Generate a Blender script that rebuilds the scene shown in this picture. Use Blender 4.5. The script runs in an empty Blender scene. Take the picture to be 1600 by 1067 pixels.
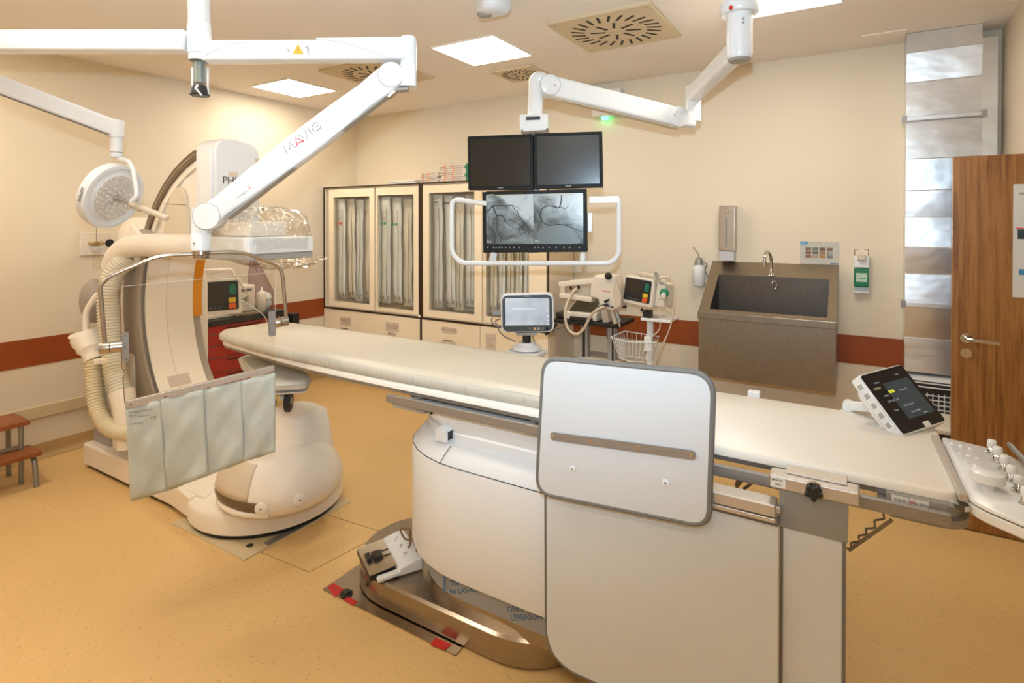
import bpy, bmesh, math, random
from mathutils import Vector, Matrix
random.seed(7)
PI = math.pi
D = bpy.data
COL = bpy.context.scene.collection
SC = bpy.context.scene
# ------------------------------------------------------------------ camera
YAW, PITCH, FPX, CX, CY, EYE = math.radians(31.45), math.radians(0.53), 882.9, 800.0, 357.4, 1.65
cd = D.cameras.new('camera'); cam = D.objects.new('camera', cd); COL.objects.link(cam)
cam.location = (0, 0, EYE)
cam.rotation_euler = (PI/2 - PITCH, 0, YAW)
cd.sensor_width = 36.0; cd.lens = FPX/1600*36; cd.shift_y = -(533.5-CY)/1600
cd.clip_start = 0.05
SC.camera = cam
SC.view_settings.view_transform = 'Standard'; SC.view_settings.look = 'None'
SC.view_settings.gamma = 1; SC.view_settings.use_curve_mapping = False
SC.view_settings.exposure = 0.0
# ------------------------------------------------------------------ light
W = D.worlds.new('world'); SC.world = W; W.use_nodes = True
W.node_tree.nodes['Background'].inputs[0].default_value = (1.0, 0.82, 0.6, 1)
W.node_tree.nodes['Background'].inputs[1].default_value = 0.25
ZC = 2.865
XL, YB, XR, YF, XN = -4.912, 4.62, 0.765, -1.3, 1.75      # left wall, back wall, short right wall, wall behind camera, far right wall
fl = D.lights.new('camera_flash', 'SPOT'); fl.shadow_soft_size = .03; fl.energy = 265; fl.color = (.60, .82, 1.0)
fl.spot_size = math.radians(116); fl.spot_blend = 1.0
flo = D.objects.new('camera_flash', fl); COL.objects.link(flo)
flo.location = (0.0, -0.02, 1.86); flo.rotation_euler = (math.radians(105), 0, YAW)
PANEL_E = 22.0
# panel centres on the ceiling (x, y): three seen by the camera, the rest added out of view as fill light
PANELS = [(-4.32, 3.32), (-2.26, 3.30), (-0.33, 3.33), (-4.1, 0.8), (-2.5, 0.9), (-2.9, -0.8), (-0.2, -0.6)]

# ------------------------------------------------------------------ geometry helpers
C0 = Vector((0, 0, EYE))
_F = Vector((-math.sin(YAW)*math.cos(PITCH), math.cos(YAW)*math.cos(PITCH), -math.sin(PITCH)))
_R = Vector((math.cos(YAW), math.sin(YAW), 0)); _D = _F.cross(_R)
def ray(x, y): return _R*((x-CX)/FPX) + _D*((y-CY)/FPX) + _F
def at(x, y, d): return C0 + ray(x, y)*d
def onX(v, x, y): r = ray(x, y); return C0 + r*((v-C0.x)/r.x)
def onY(v, x, y): r = ray(x, y); return C0 + r*((v-C0.y)/r.y)
def onZ(v, x, y): r = ray(x, y); return C0 + r*((v-C0.z)/r.z)
def hit(p, n, x, y):
    r = ray(x, y); p = Vector(p); n = Vector(n); return C0 + r*(((p-C0).dot(n))/r.dot(n))
class VP:                                   # a real upright plane through two points
    def __init__(s, A, B):
        s.A = Vector(A); d = Vector(B)-s.A; d.z = 0; s.u = d.normalized(); s.n = s.u.cross(Vector((0, 0, 1))).normalized()
        if s.n.dot(C0-s.A) < 0: s.n = -s.n
    def pt(s, x, y, off=0): return hit(s.A + s.n*off, s.n, x, y)
    def pts(s, L, off=0): return [s.pt(a, b, off) for a, b in L]
V = Vector
Zv = V((0, 0, 1))
def frame(o, right, up):
    r = V(right).normalized(); n = r.cross(V(up)).normalized(); u = n.cross(r)
    M = Matrix.Identity(4)
    for i in range(3): M[i][0] = r[i]; M[i][1] = u[i]; M[i][2] = n[i]; M[i][3] = o[i]
    return M
def catmull(P, n=6, closed=False):
    P = [V(p) for p in P]; out = []; N = len(P)
    if N < 3: return P
    seg = N if closed else N-1
    for i in range(seg):
        p0 = P[(i-1) % N] if (closed or i > 0) else P[0]*2-P[1]
        p1 = P[i]; p2 = P[(i+1) % N]
        p3 = P[(i+2) % N] if (closed or i+2 < N) else P[-1]*2-P[-2]
        for k in range(n):
            t = k/n
            out.append(0.5*((2*p1)+(-p0+p2)*t+(2*p0-5*p1+4*p2-p3)*t*t+(-p0+3*p1-3*p2+p3)*t**3))
    if not closed: out.append(P[-1])
    return out
def roundpoly(P, r, n=6):
    P = [V(p) for p in P]; N = len(P); out = []
    for i in range(N):
        ri = r[i] if isinstance(r, (list, tuple)) else r
        a, b, c = P[i-1], P[i], P[(i+1) % N]
        if ri <= 0: out.append(b); continue
        u = (a-b); w = (c-b); ri2 = min(ri, u.length*.49, w.length*.49)
        p = b+u.normalized()*ri2; q = b+w.normalized()*ri2
        for k in range(n+1):
            t = k/n; out.append(p*(1-t)**2 + b*2*t*(1-t) + q*t*t)
    return out
def fillet(P, r, n=5):                       # rounded corners on an open path
    P = [V(p) for p in P]; out = [P[0]]
    for i in range(1, len(P)-1):
        a, b, c = P[i-1], P[i], P[i+1]; u = a-b; w = c-b; ri = min(r, u.length*.45, w.length*.45)
        p = b+u.normalized()*ri; q = b+w.normalized()*ri
        for k in range(n+1):
            t = k/n; out.append(p*(1-t)**2+b*2*t*(1-t)+q*t*t)
    out.append(P[-1]); return out
class MB:
    def __init__(s): s.bm = bmesh.new()
    def face(s, P):
        vs = [s.bm.verts.new(p) for p in P]
        try: s.bm.faces.new(vs)
        except ValueError: pass
        return s
    def loft(s, rings, cap=True, closed=True, cap0=True):
        R = [[s.bm.verts.new(p) for p in r] for r in rings]; n = len(R[0])
        for a, b in zip(R, R[1:]):
            for i in range(n if closed else n-1):
                j = (i+1) % n
                try: s.bm.faces.new((a[i], a[j], b[j], b[i]))
                except ValueError: pass
        if cap and closed:
            for q, rr in ((0, R[0][::-1]), (1, R[-1])):
                if q == 0 and not cap0: continue
                try: s.bm.faces.new(rr)
                except ValueError: pass
        return s
    def prism(s, P, ext):
        ext = V(ext); return s.loft([[V(p) for p in P], [V(p)+ext for p in P]])
    def box(s, x0, x1, y0, y1, z0, z1, M=None):
        P = [V((x0, y0, z0)), V((x1, y0, z0)), V((x1, y1, z0)), V((x0, y1, z0))]; Q = [p+V((0, 0, z1-z0)) for p in P]
        if M is not None: P = [M @ p for p in P]; Q = [M @ p for p in Q]
        return s.loft([P, Q])
    def rrect(s, M, w, h, r, z0, z1, cx=0, cy=0, n=5):
        P = roundpoly([(cx-w/2, cy-h/2, 0), (cx+w/2, cy-h/2, 0), (cx+w/2, cy+h/2, 0), (cx-w/2, cy+h/2, 0)], r, n)
        return s.loft([[M @ (p+V((0, 0, z0))) for p in P], [M @ (p+V((0, 0, z1))) for p in P]])
    def ring(s, c, axis, r, n, ref=None, ry=None):
        axis = V(axis).normalized(); a = V(ref) if ref is not None else (V((0, 0, 1)) if abs(axis.z) < .9 else V((1, 0, 0)))
        u = (a - axis*a.dot(axis)).normalized(); w = axis.cross(u); ry = r if ry is None else ry
        return [V(c)+u*(r*math.cos(2*PI*k/n))+w*(ry*math.sin(2*PI*k/n)) for k in range(n)]
    def cyl(s, p0, p1, r0, r1=None, n=24, cap=True):
        r1 = r0 if r1 is None else r1; ax = V(p1)-V(p0)
        return s.loft([s.ring(p0, ax, r0, n), s.ring(p1, ax, r1, n)], cap)
    def lathe(s, c, axis, prof, n=32):       # prof: (distance along axis, radius)
        ax = V(axis).normalized(); return s.loft([s.ring(V(c)+ax*a, ax, max(r, 1e-4), n) for a, r in prof])
    def tube(s, P, r, n=10, closed=False, ry=None, ref=None):
        P = [V(p) for p in P]; N = len(P); rings = []; prev = None
        for i in range(N):
            t = (P[(i+1) % N]-P[i-1]) if (closed or 0 < i < N-1) else (P[1]-P[0] if i == 0 else P[-1]-P[-2])
            if t.length < 1e-9: t = V((0, 0, 1))
            t.normalize()
            if ref is not None: u = V(ref)
            else: u = prev if prev is not None else (V((0, 0, 1)) if abs(t.z) < .9 else V((1, 0, 0)))
            u = u - t*u.dot(t)
            if u.length < 1e-6: u = t.orthogonal()
            u.normalize(); prev = u; w = t.cross(u)
            rr = r[i] if isinstance(r, (list, tuple)) else r; r2 = rr if ry is None else ry
            rings.append([P[i]+u*(rr*math.cos(2*PI*k/n))+w*(r2*math.sin(2*PI*k/n)) for k in range(n)])
        if closed: rings.append(rings[0]); return s.loft(rings, cap=False)
        return s.loft(rings)
    def ball(s, c, r, n=20, m=12):
        rx, ry, rz = (r, r, r) if not isinstance(r, (list, tuple)) else r; c = V(c)
        return s.loft([[c+V((rx*math.sin(a)*math.cos(2*PI*k/n), ry*math.sin(a)*math.sin(2*PI*k/n), -rz*math.cos(a))) for k in range(n)]
                       for a in [max(.02, min(PI-.02, PI*i/m)) for i in range(m+1)]])
    def bar(s, p0, p1, w, h, up=(0, 0, 1), r=0.0, n=4):   # rectangular bar between two points
        p0, p1 = V(p0), V(p1); t = (p1-p0).normalized(); side = t.cross(V(up)).normalized(); u = side.cross(t)
        R = []
        for p in (p0, p1):
            R.append([p+q.x*side+q.y*u for q in roundpoly([(-w/2, -h/2, 0), (w/2, -h/2, 0), (w/2, h/2, 0), (-w/2, h/2, 0)], r, n)])
        return s.loft(R)
    def annulus(s, M, r0, r1, a0, a1, z0, z1, n=40):       # sector in the local xy plane
        rings = []
        for i in range(n+1):
            a = a0+(a1-a0)*i/n; c, d = math.cos(a), math.sin(a)
            rings.append([M @ V((r0*c, r0*d, z0)), M @ V((r1*c, r1*d, z0)), M @ V((r1*c, r1*d, z1)), M @ V((r0*c, r0*d, z1))])
        return s.loft(rings)
ORG = {}
def org(o): return ORG.get(o.name, V((0, 0, 0)))
def obj(name, mb, mat, parent=None, bev=0, seg=2, sub=0, label=None, smooth=True, ang=35, weld=True):
    bm = mb.bm
    if weld: bmesh.ops.remove_doubles(bm, verts=bm.verts, dist=1e-6)
    bmesh.ops.recalc_face_normals(bm, faces=bm.faces)
    if parent is not None: o0 = org(parent)
    else:
        xs = [v.co for v in bm.verts]
        o0 = V(((min(p.x for p in xs)+max(p.x for p in xs))/2, (min(p.y for p in xs)+max(p.y for p in xs))/2, min(p.z for p in xs)))
    bmesh.ops.translate(bm, verts=bm.verts, vec=-o0)
    me = D.meshes.new(name); bm.to_mesh(me); bm.free()
    for m in (mat if isinstance(mat, (list, tuple)) else [mat]): me.materials.append(m)
    if smooth:
        for p in me.polygons: p.use_smooth = True
        if bev == 0 and sub == 0: me.set_sharp_from_angle(angle=math.radians(ang))
    o = D.objects.new(name, me); COL.objects.link(o); ORG[o.name] = o0
    if parent is not None: o.parent = parent
    else: o.location = o0
    if bev:
        b = o.modifiers.new('bevel', 'BEVEL'); b.width = bev; b.segments = seg; b.limit_method = 'ANGLE'; b.angle_limit = math.radians(40); b.harden_normals = True
    if sub:
        b = o.modifiers.new('sub', 'SUBSURF'); b.levels = sub; b.render_levels = sub
    if label: o['label'] = label
    return o
def tag(o, label, cat, group=None):
    o['label'] = label; o['category'] = cat
    if group: o['group'] = group
    return o
def thing(name, label, cat, loc=(0, 0, 0), group=None):
    o = D.objects.new(name, None); COL.objects.link(o); o.location = V(loc); o.empty_display_size = .1; ORG[o.name] = V(loc)
    return tag(o, label, cat, group)
def struct(name, mb, mat, **k):
    o = obj(name, mb, mat, **k); o['kind'] = 'structure'; return o
def copy_tree(o, parent=None):
    c = o.copy(); COL.objects.link(c); ORG[c.name] = org(o)
    if parent is not None: c.parent = parent
    for ch in list(o.children): copy_tree(ch, c)
    return c
def text(name, s, M, size, mat, parent, align='CENTER', ext=.0004, spacing=1.0, shear=0, space_line=1.0):
    cu = D.curves.new(name, 'FONT'); cu.body = s; cu.size = size; cu.align_x = align; cu.align_y = 'CENTER'; cu.extrude = ext
    cu.space_character = spacing; cu.resolution_u = 3; cu.shear = shear; cu.space_line = space_line
    t = D.objects.new(name, cu); COL.objects.link(t)
    me = D.meshes.new_from_object(t); D.objects.remove(t); D.curves.remove(cu)
    me.materials.clear(); me.materials.append(mat)
    T = Matrix.Translation(-org(parent)) @ M
    me.transform(T); me.name = name
    o = D.objects.new(name, me); COL.objects.link(o); o.parent = parent; ORG[o.name] = org(parent)
    return o
# ------------------------------------------------------------------ materials
def mat(name, col, rough=.5, metal=0, spec=.5, emit=None, es=0, coat=0, trans=0, ior=1.45, alpha=1):
    m = D.materials.new(name); m.use_nodes = True; b = m.node_tree.nodes['Principled BSDF']
    b.inputs['Base Color'].default_value = (*col, 1); b.inputs['Roughness'].default_value = rough; b.inputs['Metallic'].default_value = metal
    b.inputs['Specular IOR Level'].default_value = spec; b.inputs['Coat Weight'].default_value = coat; b.inputs['Coat Roughness'].default_value = .1
    b.inputs['Transmission Weight'].default_value = trans; b.inputs['IOR'].default_value = ior; b.inputs['Alpha'].default_value = alpha
    if emit: b.inputs['Emission Color'].default_value = (*emit, 1); b.inputs['Emission Strength'].default_value = es
    m.diffuse_color = (*col, 1)
    return m
def nodes(m): return m.node_tree.nodes, m.node_tree.links, m.node_tree.nodes['Principled BSDF']
def coords(m, scale=(1, 1, 1)):
    N, L, B = nodes(m); tc = N.new('ShaderNodeTexCoord'); mp = N.new('ShaderNodeMapping'); mp.inputs['Scale'].default_value = scale
    L.new(tc.outputs['Object'], mp.inputs['Vector']); return mp
def noise(m, scale, detail=4, sc=(1, 1, 1), rough=.5, dist=0):
    N, L, B = nodes(m); n = N.new('ShaderNodeTexNoise'); n.inputs['Scale'].default_value = scale; n.inputs['Detail'].default_value = detail
    n.inputs['Roughness'].default_value = rough; n.inputs['Distortion'].default_value = dist
    L.new(coords(m, sc).outputs[0], n.inputs['Vector']); return n
def ramp(m, src, stops, interp='LINEAR'):
    N, L, B = nodes(m); r = N.new('ShaderNodeValToRGB'); r.color_ramp.interpolation = interp; e = r.color_ramp.elements
    e[0].position = stops[0][0]; e[0].color = (*stops[0][1], 1); e[1].position = stops[-1][0]; e[1].color = (*stops[-1][1], 1)
    for p, c in stops[1:-1]: x = e.new(p); x.color = (*c, 1)
    L.new(src, r.inputs[0]); return r
def bump(m, src, strength=.2, dist=.01):
    N, L, B = nodes(m); b = N.new('ShaderNodeBump'); b.inputs['Strength'].default_value = strength; b.inputs['Distance'].default_value = dist
    L.new(src, b.inputs['Height']); L.new(b.outputs[0], B.inputs['Normal']); return b
def tint(c, k): return tuple(min(1, v*k) for v in c)
def varied(name, col, k=.06, scale=3, rough=.5, bs=0, bscale=60, **kw):
    m = mat(name, col, rough, **kw); n = noise(m, scale)
    r = ramp(m, n.outputs[0], [(.3, tint(col, 1-k)), (.7, tint(col, 1+k))]); N, L, B = nodes(m); L.new(r.outputs[0], B.inputs['Base Color'])
    if bs: bump(m, noise(m, bscale).outputs[0], bs, .002)
    return m
def see(name, col, gloss=.08, rough=.02, bs=0, bscale=30):        # clear sheet: transparent with a reflecting surface
    m = D.materials.new(name); m.use_nodes = True; N, L = m.node_tree.nodes, m.node_tree.links; N.clear()
    o = N.new('ShaderNodeOutputMaterial'); t = N.new('ShaderNodeBsdfTransparent'); t.inputs[0].default_value = (*col, 1)
    g = N.new('ShaderNodeBsdfGlossy'); g.inputs['Roughness'].default_value = rough
    f = N.new('ShaderNodeLayerWeight'); f.inputs[0].default_value = .5; pw = N.new('ShaderNodeMath'); pw.operation = 'POWER'; pw.inputs[1].default_value = 4
    a = N.new('ShaderNodeMath'); a.operation = 'MULTIPLY_ADD'; a.inputs[1].default_value = .6; a.inputs[2].default_value = gloss+.02
    x = N.new('ShaderNodeMixShader'); L.new(f.outputs['Facing'], pw.inputs[0]); L.new(pw.outputs[0], a.inputs[0]); L.new(a.outputs[0], x.inputs[0]); L.new(t.outputs[0], x.inputs[1]); L.new(g.outputs[0], x.inputs[2]); L.new(x.outputs[0], o.inputs[0])
    if bs:
        tc = N.new('ShaderNodeTexCoord'); n = N.new('ShaderNodeTexNoise'); n.inputs['Scale'].default_value = bscale; n.inputs['Detail'].default_value = 3
        b = N.new('ShaderNodeBump'); b.inputs['Strength'].default_value = bs; b.inputs['Distance'].default_value = .02
        L.new(tc.outputs['Object'], n.inputs['Vector']); L.new(n.outputs[0], b.inputs['Height']); L.new(b.outputs[0], g.inputs['Normal']); L.new(b.outputs[0], f.inputs['Normal'])
    return m
def brushed(name, col, rough=.3, sc=(2, 2, 60), k=.12, bs=.05):
    m = mat(name, col, rough, 1); n = noise(m, 8, 3, sc); N, L, B = nodes(m)
    L.new(ramp(m, n.outputs[0], [(.3, tint(col, 1-k)), (.7, tint(col, 1+k))]).outputs[0], B.inputs['Base Color'])
    if bs: bump(m, n.outputs[0], bs, .002)
    return m
WALLC = (.77, .675, .535)
m_wall = varied('wall_paint', WALLC, .015, 1.2, .55, .04, 200)
m_ceil = varied('ceiling_paint', (.90, .83, .76), .02, 1.5, .7)
m_band = varied('brown_band_paint', (.30, .062, .010), .08, 4, .45)
m_rail = varied('bumper_rail', (.62, .50, .32), .05, 5, .4)
m_cove = varied('cove_vinyl', (.46, .30, .13), .08, 6, .5)
m_white = varied('white_plastic', (.76, .77, .79), .02, 3, .35)
m_lacq = varied('white_lacquer', (.82, .83, .84), .01, 3, .25)
m_cream = varied('cream_plastic', (.78, .70, .60), .02, 3, .38)
m_beige = varied('beige_plastic', (.66, .56, .43), .03, 3, .4)
m_grey = varied('grey_plastic', (.36, .34, .31), .03, 3, .45)
m_trim = varied('grey_rubber_trim', (.17, .165, .155), .05, 8, .6)
m_dark = mat('dark_plastic', (.02, .02, .022), .35)
m_black = mat('black_rubber', (.012, .012, .012), .5)
m_steel = brushed('stainless_steel', (.50, .44, .37), .30, (40, 2, 2))
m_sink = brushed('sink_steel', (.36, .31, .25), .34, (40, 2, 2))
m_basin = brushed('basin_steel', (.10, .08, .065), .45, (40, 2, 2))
m_chrome = mat('chrome', (.62, .60, .58), .14, 1)
m_alu = brushed('satin_aluminium', (.60, .56, .52), .45, (60, 2, 2), .05)
m_railmetal = brushed('rail_metal', (.33, .315, .30), .42, (2, 30, 30), .1); m_railmetal.node_tree.nodes['Principled BSDF'].inputs['Metallic'].default_value = .65
m_alu.node_tree.nodes['Principled BSDF'].inputs['Metallic'].default_value = .75
m_glassy = see('shield_glass', (.97, .96, .93), .0)
m_pane = see('cabinet_glass', (.985, .985, .98), .0)
m_plastic = see('clear_plastic_wrap', (.95, .95, .94), .10, .05, 1.0, 22)
m_text = mat('grey_print', (.12, .11, .10), .5)
m_textl = mat('light_grey_print', (.42, .41, .40), .5)
m_textw = mat('white_print', (.75, .76, .78), .5)
m_red = mat('red_print', (.75, .03, .04), .5)
m_paper = varied('white_paper', (.80, .79, .75), .02, 4, .6)
# ================================================================== ROOM SHELL
# floor: speckled sheet vinyl
m_floor = mat('speckled_vinyl', (.6, .4, .2), .42)
N, L, B = nodes(m_floor)
FC = (.70, .465, .20)
n1 = noise(m_floor, .9, 4); r1 = ramp(m_floor, n1.outputs[0], [(.3, tint(FC, .95)), (.7, tint(FC, 1.05))])
n2 = noise(m_floor, 75, 2, rough=.6); r2 = ramp(m_floor, n2.outputs[0], [(.28, (.42, .40, .36)), (.37, (1, 1, 1)), (.66, (1, 1, 1)), (.74, (1.22, 1.2, 1.2))])
mx = N.new('ShaderNodeMix'); mx.data_type = 'RGBA'; mx.blend_type = 'MULTIPLY'; mx.inputs[0].default_value = .55
L.new(r1.outputs[0], mx.inputs[6]); L.new(r2.outputs[0], mx.inputs[7]); L.new(mx.outputs[2], B.inputs['Base Color'])
struct('floor', MB().box(XL, XN, YF, YB, -.05, 0), m_floor)
struct('ceiling', MB().box(XL, XN, YF, YB, ZC, ZC+.05), m_ceil)
def wall_panel(name, pts0, pts1):
    mb = MB().face([V((*pts0, 0)), V((*pts1, 0)), V((*pts1, ZC)), V((*pts0, ZC))]); return mb
def wbox(name, x0, x1, y0, y1): return struct(name, MB().box(x0, x1, y0, y1, 0, ZC), m_wall)
wbox('wall_left', XL-.1, XL, YF-.1, YB+.1)
wbox('wall_back', XL, XN+.1, YB, YB+.1)
wbox('wall_right', XR, XN, 3.95, YB)
wbox('wall_far_right', XN, XN+.1, YF, YB)
wbox('wall_front', XL, XN+.1, YF-.1, YF)
# painted dado band
B0, B1 = .668, .868
struct('trim_1', MB().box(XL, XL+.004, YF, YB, B0-.012, B1-.02), m_band)
struct('trim_2', MB().box(XL+.004, XR, YB-.004, YB, B0, B1), m_band)
struct('trim_3', MB().box(XL, XL+.022, YF, 4.1, .285, .37), m_rail, bev=.006)
def cove(p0, p1, nrm):
    p0, p1, nrm = V(p0), V(p1), V(nrm); prof = [(0, .10), (.006, .10), (.008, .045), (.014, .022), (.03, .008), (.05, .002), (.05, 0), (0, 0)]
    mb = MB(); mb.loft([[p+nrm*a+Zv*b for a, b in prof] for p in (p0, p1)]); return mb
struct('baseboard_left', cove((XL, YF, 0), (XL, YB, 0), (1, 0, 0)), m_cove)
struct('baseboard_back', cove((XL, YB, 0), (XR, YB, 0), (0, -1, 0)), m_cove)
# floor seams cut around the floor plates (flush strips of welded vinyl)
m_weld = mat('vinyl_weld', (.40, .25, .11), .5)
for k, (a, b) in enumerate([((400, 860), (483, 894)), ((483, 894), (590, 838)), ((440, 782), (600, 832))]):
    P, Q = onZ(0, *a), onZ(0, *b)
    struct('trim_%d' % (4+k), MB().bar((P.x, P.y, .0006), (Q.x, Q.y, .0006), .005, .0012), m_weld)

# ---------------------------------------------------------------- ceiling lights
m_lamp = mat('lit_diffuser', (1, 1, 1), .5, emit=(1.0, .90, .74), es=PANEL_E)
m_frame = mat('white_painted_frame', (.82, .80, .76), .5)
desc = {0: 'square recessed ceiling light panel nearest the left wall', 1: 'square recessed ceiling light panel above and left of the twin dark monitors',
        2: 'square recessed ceiling light panel beside the white ceiling post, cut by the top edge', 3: 'added square fill light panel over the front left of the room, out of view',
        4: 'added square fill light panel above the hanging shield arm, out of view', 5: 'added square fill light panel behind the camera to the left, out of view', 6: 'added square fill light panel just behind the camera, out of view'}
for k, (x, y) in enumerate(PANELS):
    h = .25; t = thing('ceiling_light', desc[k], 'ceiling light', (x, y, ZC-.02), 'square ceiling light panels')
    mb = MB()
    for a, b, c, d in ((-h-.012, h+.012, -h-.012, -h), (-h-.012, h+.012, h, h+.012), (-h-.012, -h, -h, h), (h, h+.012, -h, h)): mb.box(x+a, x+b, y+c, y+d, ZC-.008, ZC-.0005)
    obj('frame', mb, m_ceil, t)
    obj('diffuser', MB().box(x-h, x+h, y-h, y+h, ZC-.004, ZC-.0005), m_lamp, t)
# ---------------------------------------------------------------- swirl diffusers
m_vent = varied('vent_plate', (.66, .54, .36), .02, 3, .5); m_slot = mat('vent_slot', (.015, .010, .006), .6)
def swirl(x0, x1, y0, y1, label):
    cx, cy = (x0+x1)/2, (y0+y1)/2; s = (x1-x0)/2
    t = thing('ceiling_vent', label, 'air vent', (cx, cy, ZC-.02), 'swirl air vents in the ceiling')
    zz = ZC-.02
    mb = MB(); P = [(x0, y0), (x1, y0), (x1, y1), (x0, y1)]
    q = lambda d, z: [V((cx+(a-cx)*d, cy+(b-cy)*d, z)) for a, b in P]
    mb.loft([q(1, ZC-.0005), q(1, zz+.006), q(.985, zz)]); obj('plate', mb, m_vent, t, ang=20)
    for k in range(24+8):
        if k < 24: a = 2*PI*(k+.5)/24; r0, r1, w = s*.60, s*.86, s*.024
        else: a = 2*PI*(k-24+.25)/8; r0, r1, w = s*.20, s*.48, s*.026
        a2 = a+.10; p = V((cx+r0*math.cos(a), cy+r0*math.sin(a), zz-.0012)); r = V((cx+r1*math.cos(a2), cy+r1*math.sin(a2), zz-.0012))
        obj('slot', MB().bar(p, r, w*2, .002), m_slot, t)
    for sx in (-1, 1):
        for sy in (-1, 1):
            p = V((cx+sx*s*.88, cy+sy*s*.88, zz)); obj('screw', MB().cyl(p, p-Zv*.002, .006, n=10), m_grey, t)
swirl(-1.61, -.97, 3.02, 3.67, 'large square swirl air vent above the sink side of the room')
swirl(-3.64, -2.99, 3.02, 3.66, 'large square swirl air vent partly behind the white suspension arm')
swirl(-2.50, -2.13, 3.75, 4.11, 'small square swirl air vent above the glass cabinets')
struct('trim_7', MB().box(.02, .255, 4.30, 4.50, ZC-.008, ZC), m_ceil)
# round ceiling dome device
t = thing('motion_sensor', 'white rounded device on the ceiling at the top edge of the photo', 'ceiling sensor', (-1.9, 2.52, ZC-.1))
c = onZ(ZC-.03, 768, 8); mb = MB()
prof = roundpoly([V((-.10, .06, 0)), V((.10, .07, 0)), V((.09, -.06, 0)), V((.02, -.11, 0)), V((-.10, -.02, 0))], .04)
mb.loft([[V((c.x+p.x*s, c.y+p.y*s, z)) for p in prof] for s, z in ((1, ZC), (1, ZC-.05), (.85, ZC-.075), (.5, ZC-.085))]); obj('housing', mb, m_white, t, ang=60)
obj('lens', MB().ball((c.x-.035, c.y-.01, ZC-.075), (.045, .04, .022)), m_grey, t)
# emergency light on back wall
t = thing('emergency_light', 'white box lamp high on the back wall glowing green underneath', 'emergency light', (-1.84, YB-.04, 2.55))
obj('housing', MB().box(-1.975, -1.71, YB-.07, YB, 2.57, 2.80), m_white, t, bev=.01)
m_green = mat('green_led', (.1, .9, .3), .4, emit=(.08, 1, .3), es=6)
obj('indicator', MB().box(-1.885, -1.835, YB-.06, YB-.02, 2.545, 2.5695), m_green, t)

# ---------------------------------------------------------------- metal duct
m_duct = mat('galvanised_duct', (.72, .72, .71), .30, 1)
nn = noise(m_duct, 2.2, 3, (1, 1, 1.5)); N, L, B = nodes(m_duct)
L.new(ramp(m_duct, nn.outputs[0], [(.3, (.66, .69, .71)), (.7, (.88, .91, .94))]).outputs[0], B.inputs['Base Color']); bump(m_duct, nn.outputs[0], .35, .03)
t = thing('air_duct', 'tall shiny galvanised metal duct running up the corner wall', 'air duct', (.44, 4.5, 0))
X0, X1, YD = .262, .640, 4.41
levels = [.70, .92, 1.14, 1.33, 1.50, 1.69, 1.86, 2.06, 2.30, 2.55, 2.74, ZC-.0]; dyl = [0, .010, -.004, .006, -.006, .008, .0, -.008, .004, .012, -.004, .003]
rings = []
mb = MB()
for i, z in enumerate(levels):
    for dz, dy in ((-.003, dyl[i]), (.003, dyl[i]+.0035)):
        if (i == 0 and dz < 0) or (i == len(levels)-1 and dz > 0): continue
        k = (-1)**i*.002
        rings.append([V((X0, YB-.001, z+dz)), V((X0, YD+dy+k, z+dz)), V((X1, YD+dy-k, z+dz)), V((X1, YB-.001, z+dz))])
mb.loft(rings); obj('duct_body', mb, m_duct, t, ang=3)
for z in (2.315, 1.135):
    mb = MB(); mb.bar((X0-.012, YD-.012, z), (X1+.012, YD-.012, z), .02, .028); mb.bar((X0-.006, YB-.02, z), (X0-.006, YD-.012, z), .014, .028)
    fg = obj('joint_flange', mb, m_duct, t, bev=.003)
    for x in (X0-.01, X1+.008): obj('corner_clip', MB().box(x-.014, x+.014, YD-.028, YD-.018, z-.022, z+.022), m_railmetal, fg)
tag(obj('corner_strip', MB().box(.648, .73, 4.52, 4.619, 0, 2.80), m_duct), 'narrow grey metal strip in the corner beside the wide shiny duct', 'pipe duct')  # narrow upright grey box in the corner, in the duct material
# heater / air unit with grille
t = thing('air_unit', 'cream floor unit with white slotted grille under the metal duct', 'air unit', (.45, 4.45, 0))
obj('casing', MB().box(.262, .642, 4.33, 4.6, 0, .682), m_white, t, bev=.01)
mb = MB()
for z in (.635, .66): mb.box(.285, .63, 4.322, 4.332, z-.004, z+.004)
for i in range(9): mb.box(.285, .63, 4.322, 4.332, .36+.028*i, .366+.028*i)
for i in range(13): mb.box(.285+.0285*i, .290+.0285*i, 4.322, 4.332, .355, .60)
obj('grille', mb, m_white, t)
obj('grille_backing', MB().box(.285, .63, 4.326, 4.3295, .36, .67), m_dark, t)

# ---------------------------------------------------------------- door leaf
m_wood = mat('walnut_laminate', (.3, .15, .05), .38)
n = noise(m_wood, 5, 6, (9, 9, .45), .6, .6); N, L, B = nodes(m_wood)
L.new(ramp(m_wood, n.outputs[0], [(.25, (.115, .042, .010)), (.45, (.27, .115, .030)), (.6, (.37, .175, .052)), (.8, (.21, .085, .022))]).outputs[0], B.inputs['Base Color'])
d = struct('door_1', MB().box(.44, 1.40, 3.86, 3.905, .006, 2.010), m_wood, bev=.002)
d['label'] = 'brown wood-grain door leaf standing open at the right edge'
h = MB(); h.cyl((.50, 3.86, 1.035), (.50, 3.852, 1.035), .027); h.cyl((.50, 3.852, 1.035), (.50, 3.81, 1.035), .011)
h.tube(fillet([(.50, 3.812, 1.035), (.53, 3.80, 1.035), (.632, 3.80, 1.028)], .02), .011); obj('door_handle', h, m_chrome, d)
h = MB(); h.cyl((.50, 3.86, .955), (.50, 3.85, .955), .026); h.box(.4975, .5025, 3.847, 3.85, .937, .968); obj('lock', h, m_chrome, d)
t = thing('wall_notice', 'white paper notice taped to the wooden door', 'notice', (.84, 3.858, 1.27))
m_paperg = varied('pale_grey_paper', (.66, .69, .69), .03, 2, .5)
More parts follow.
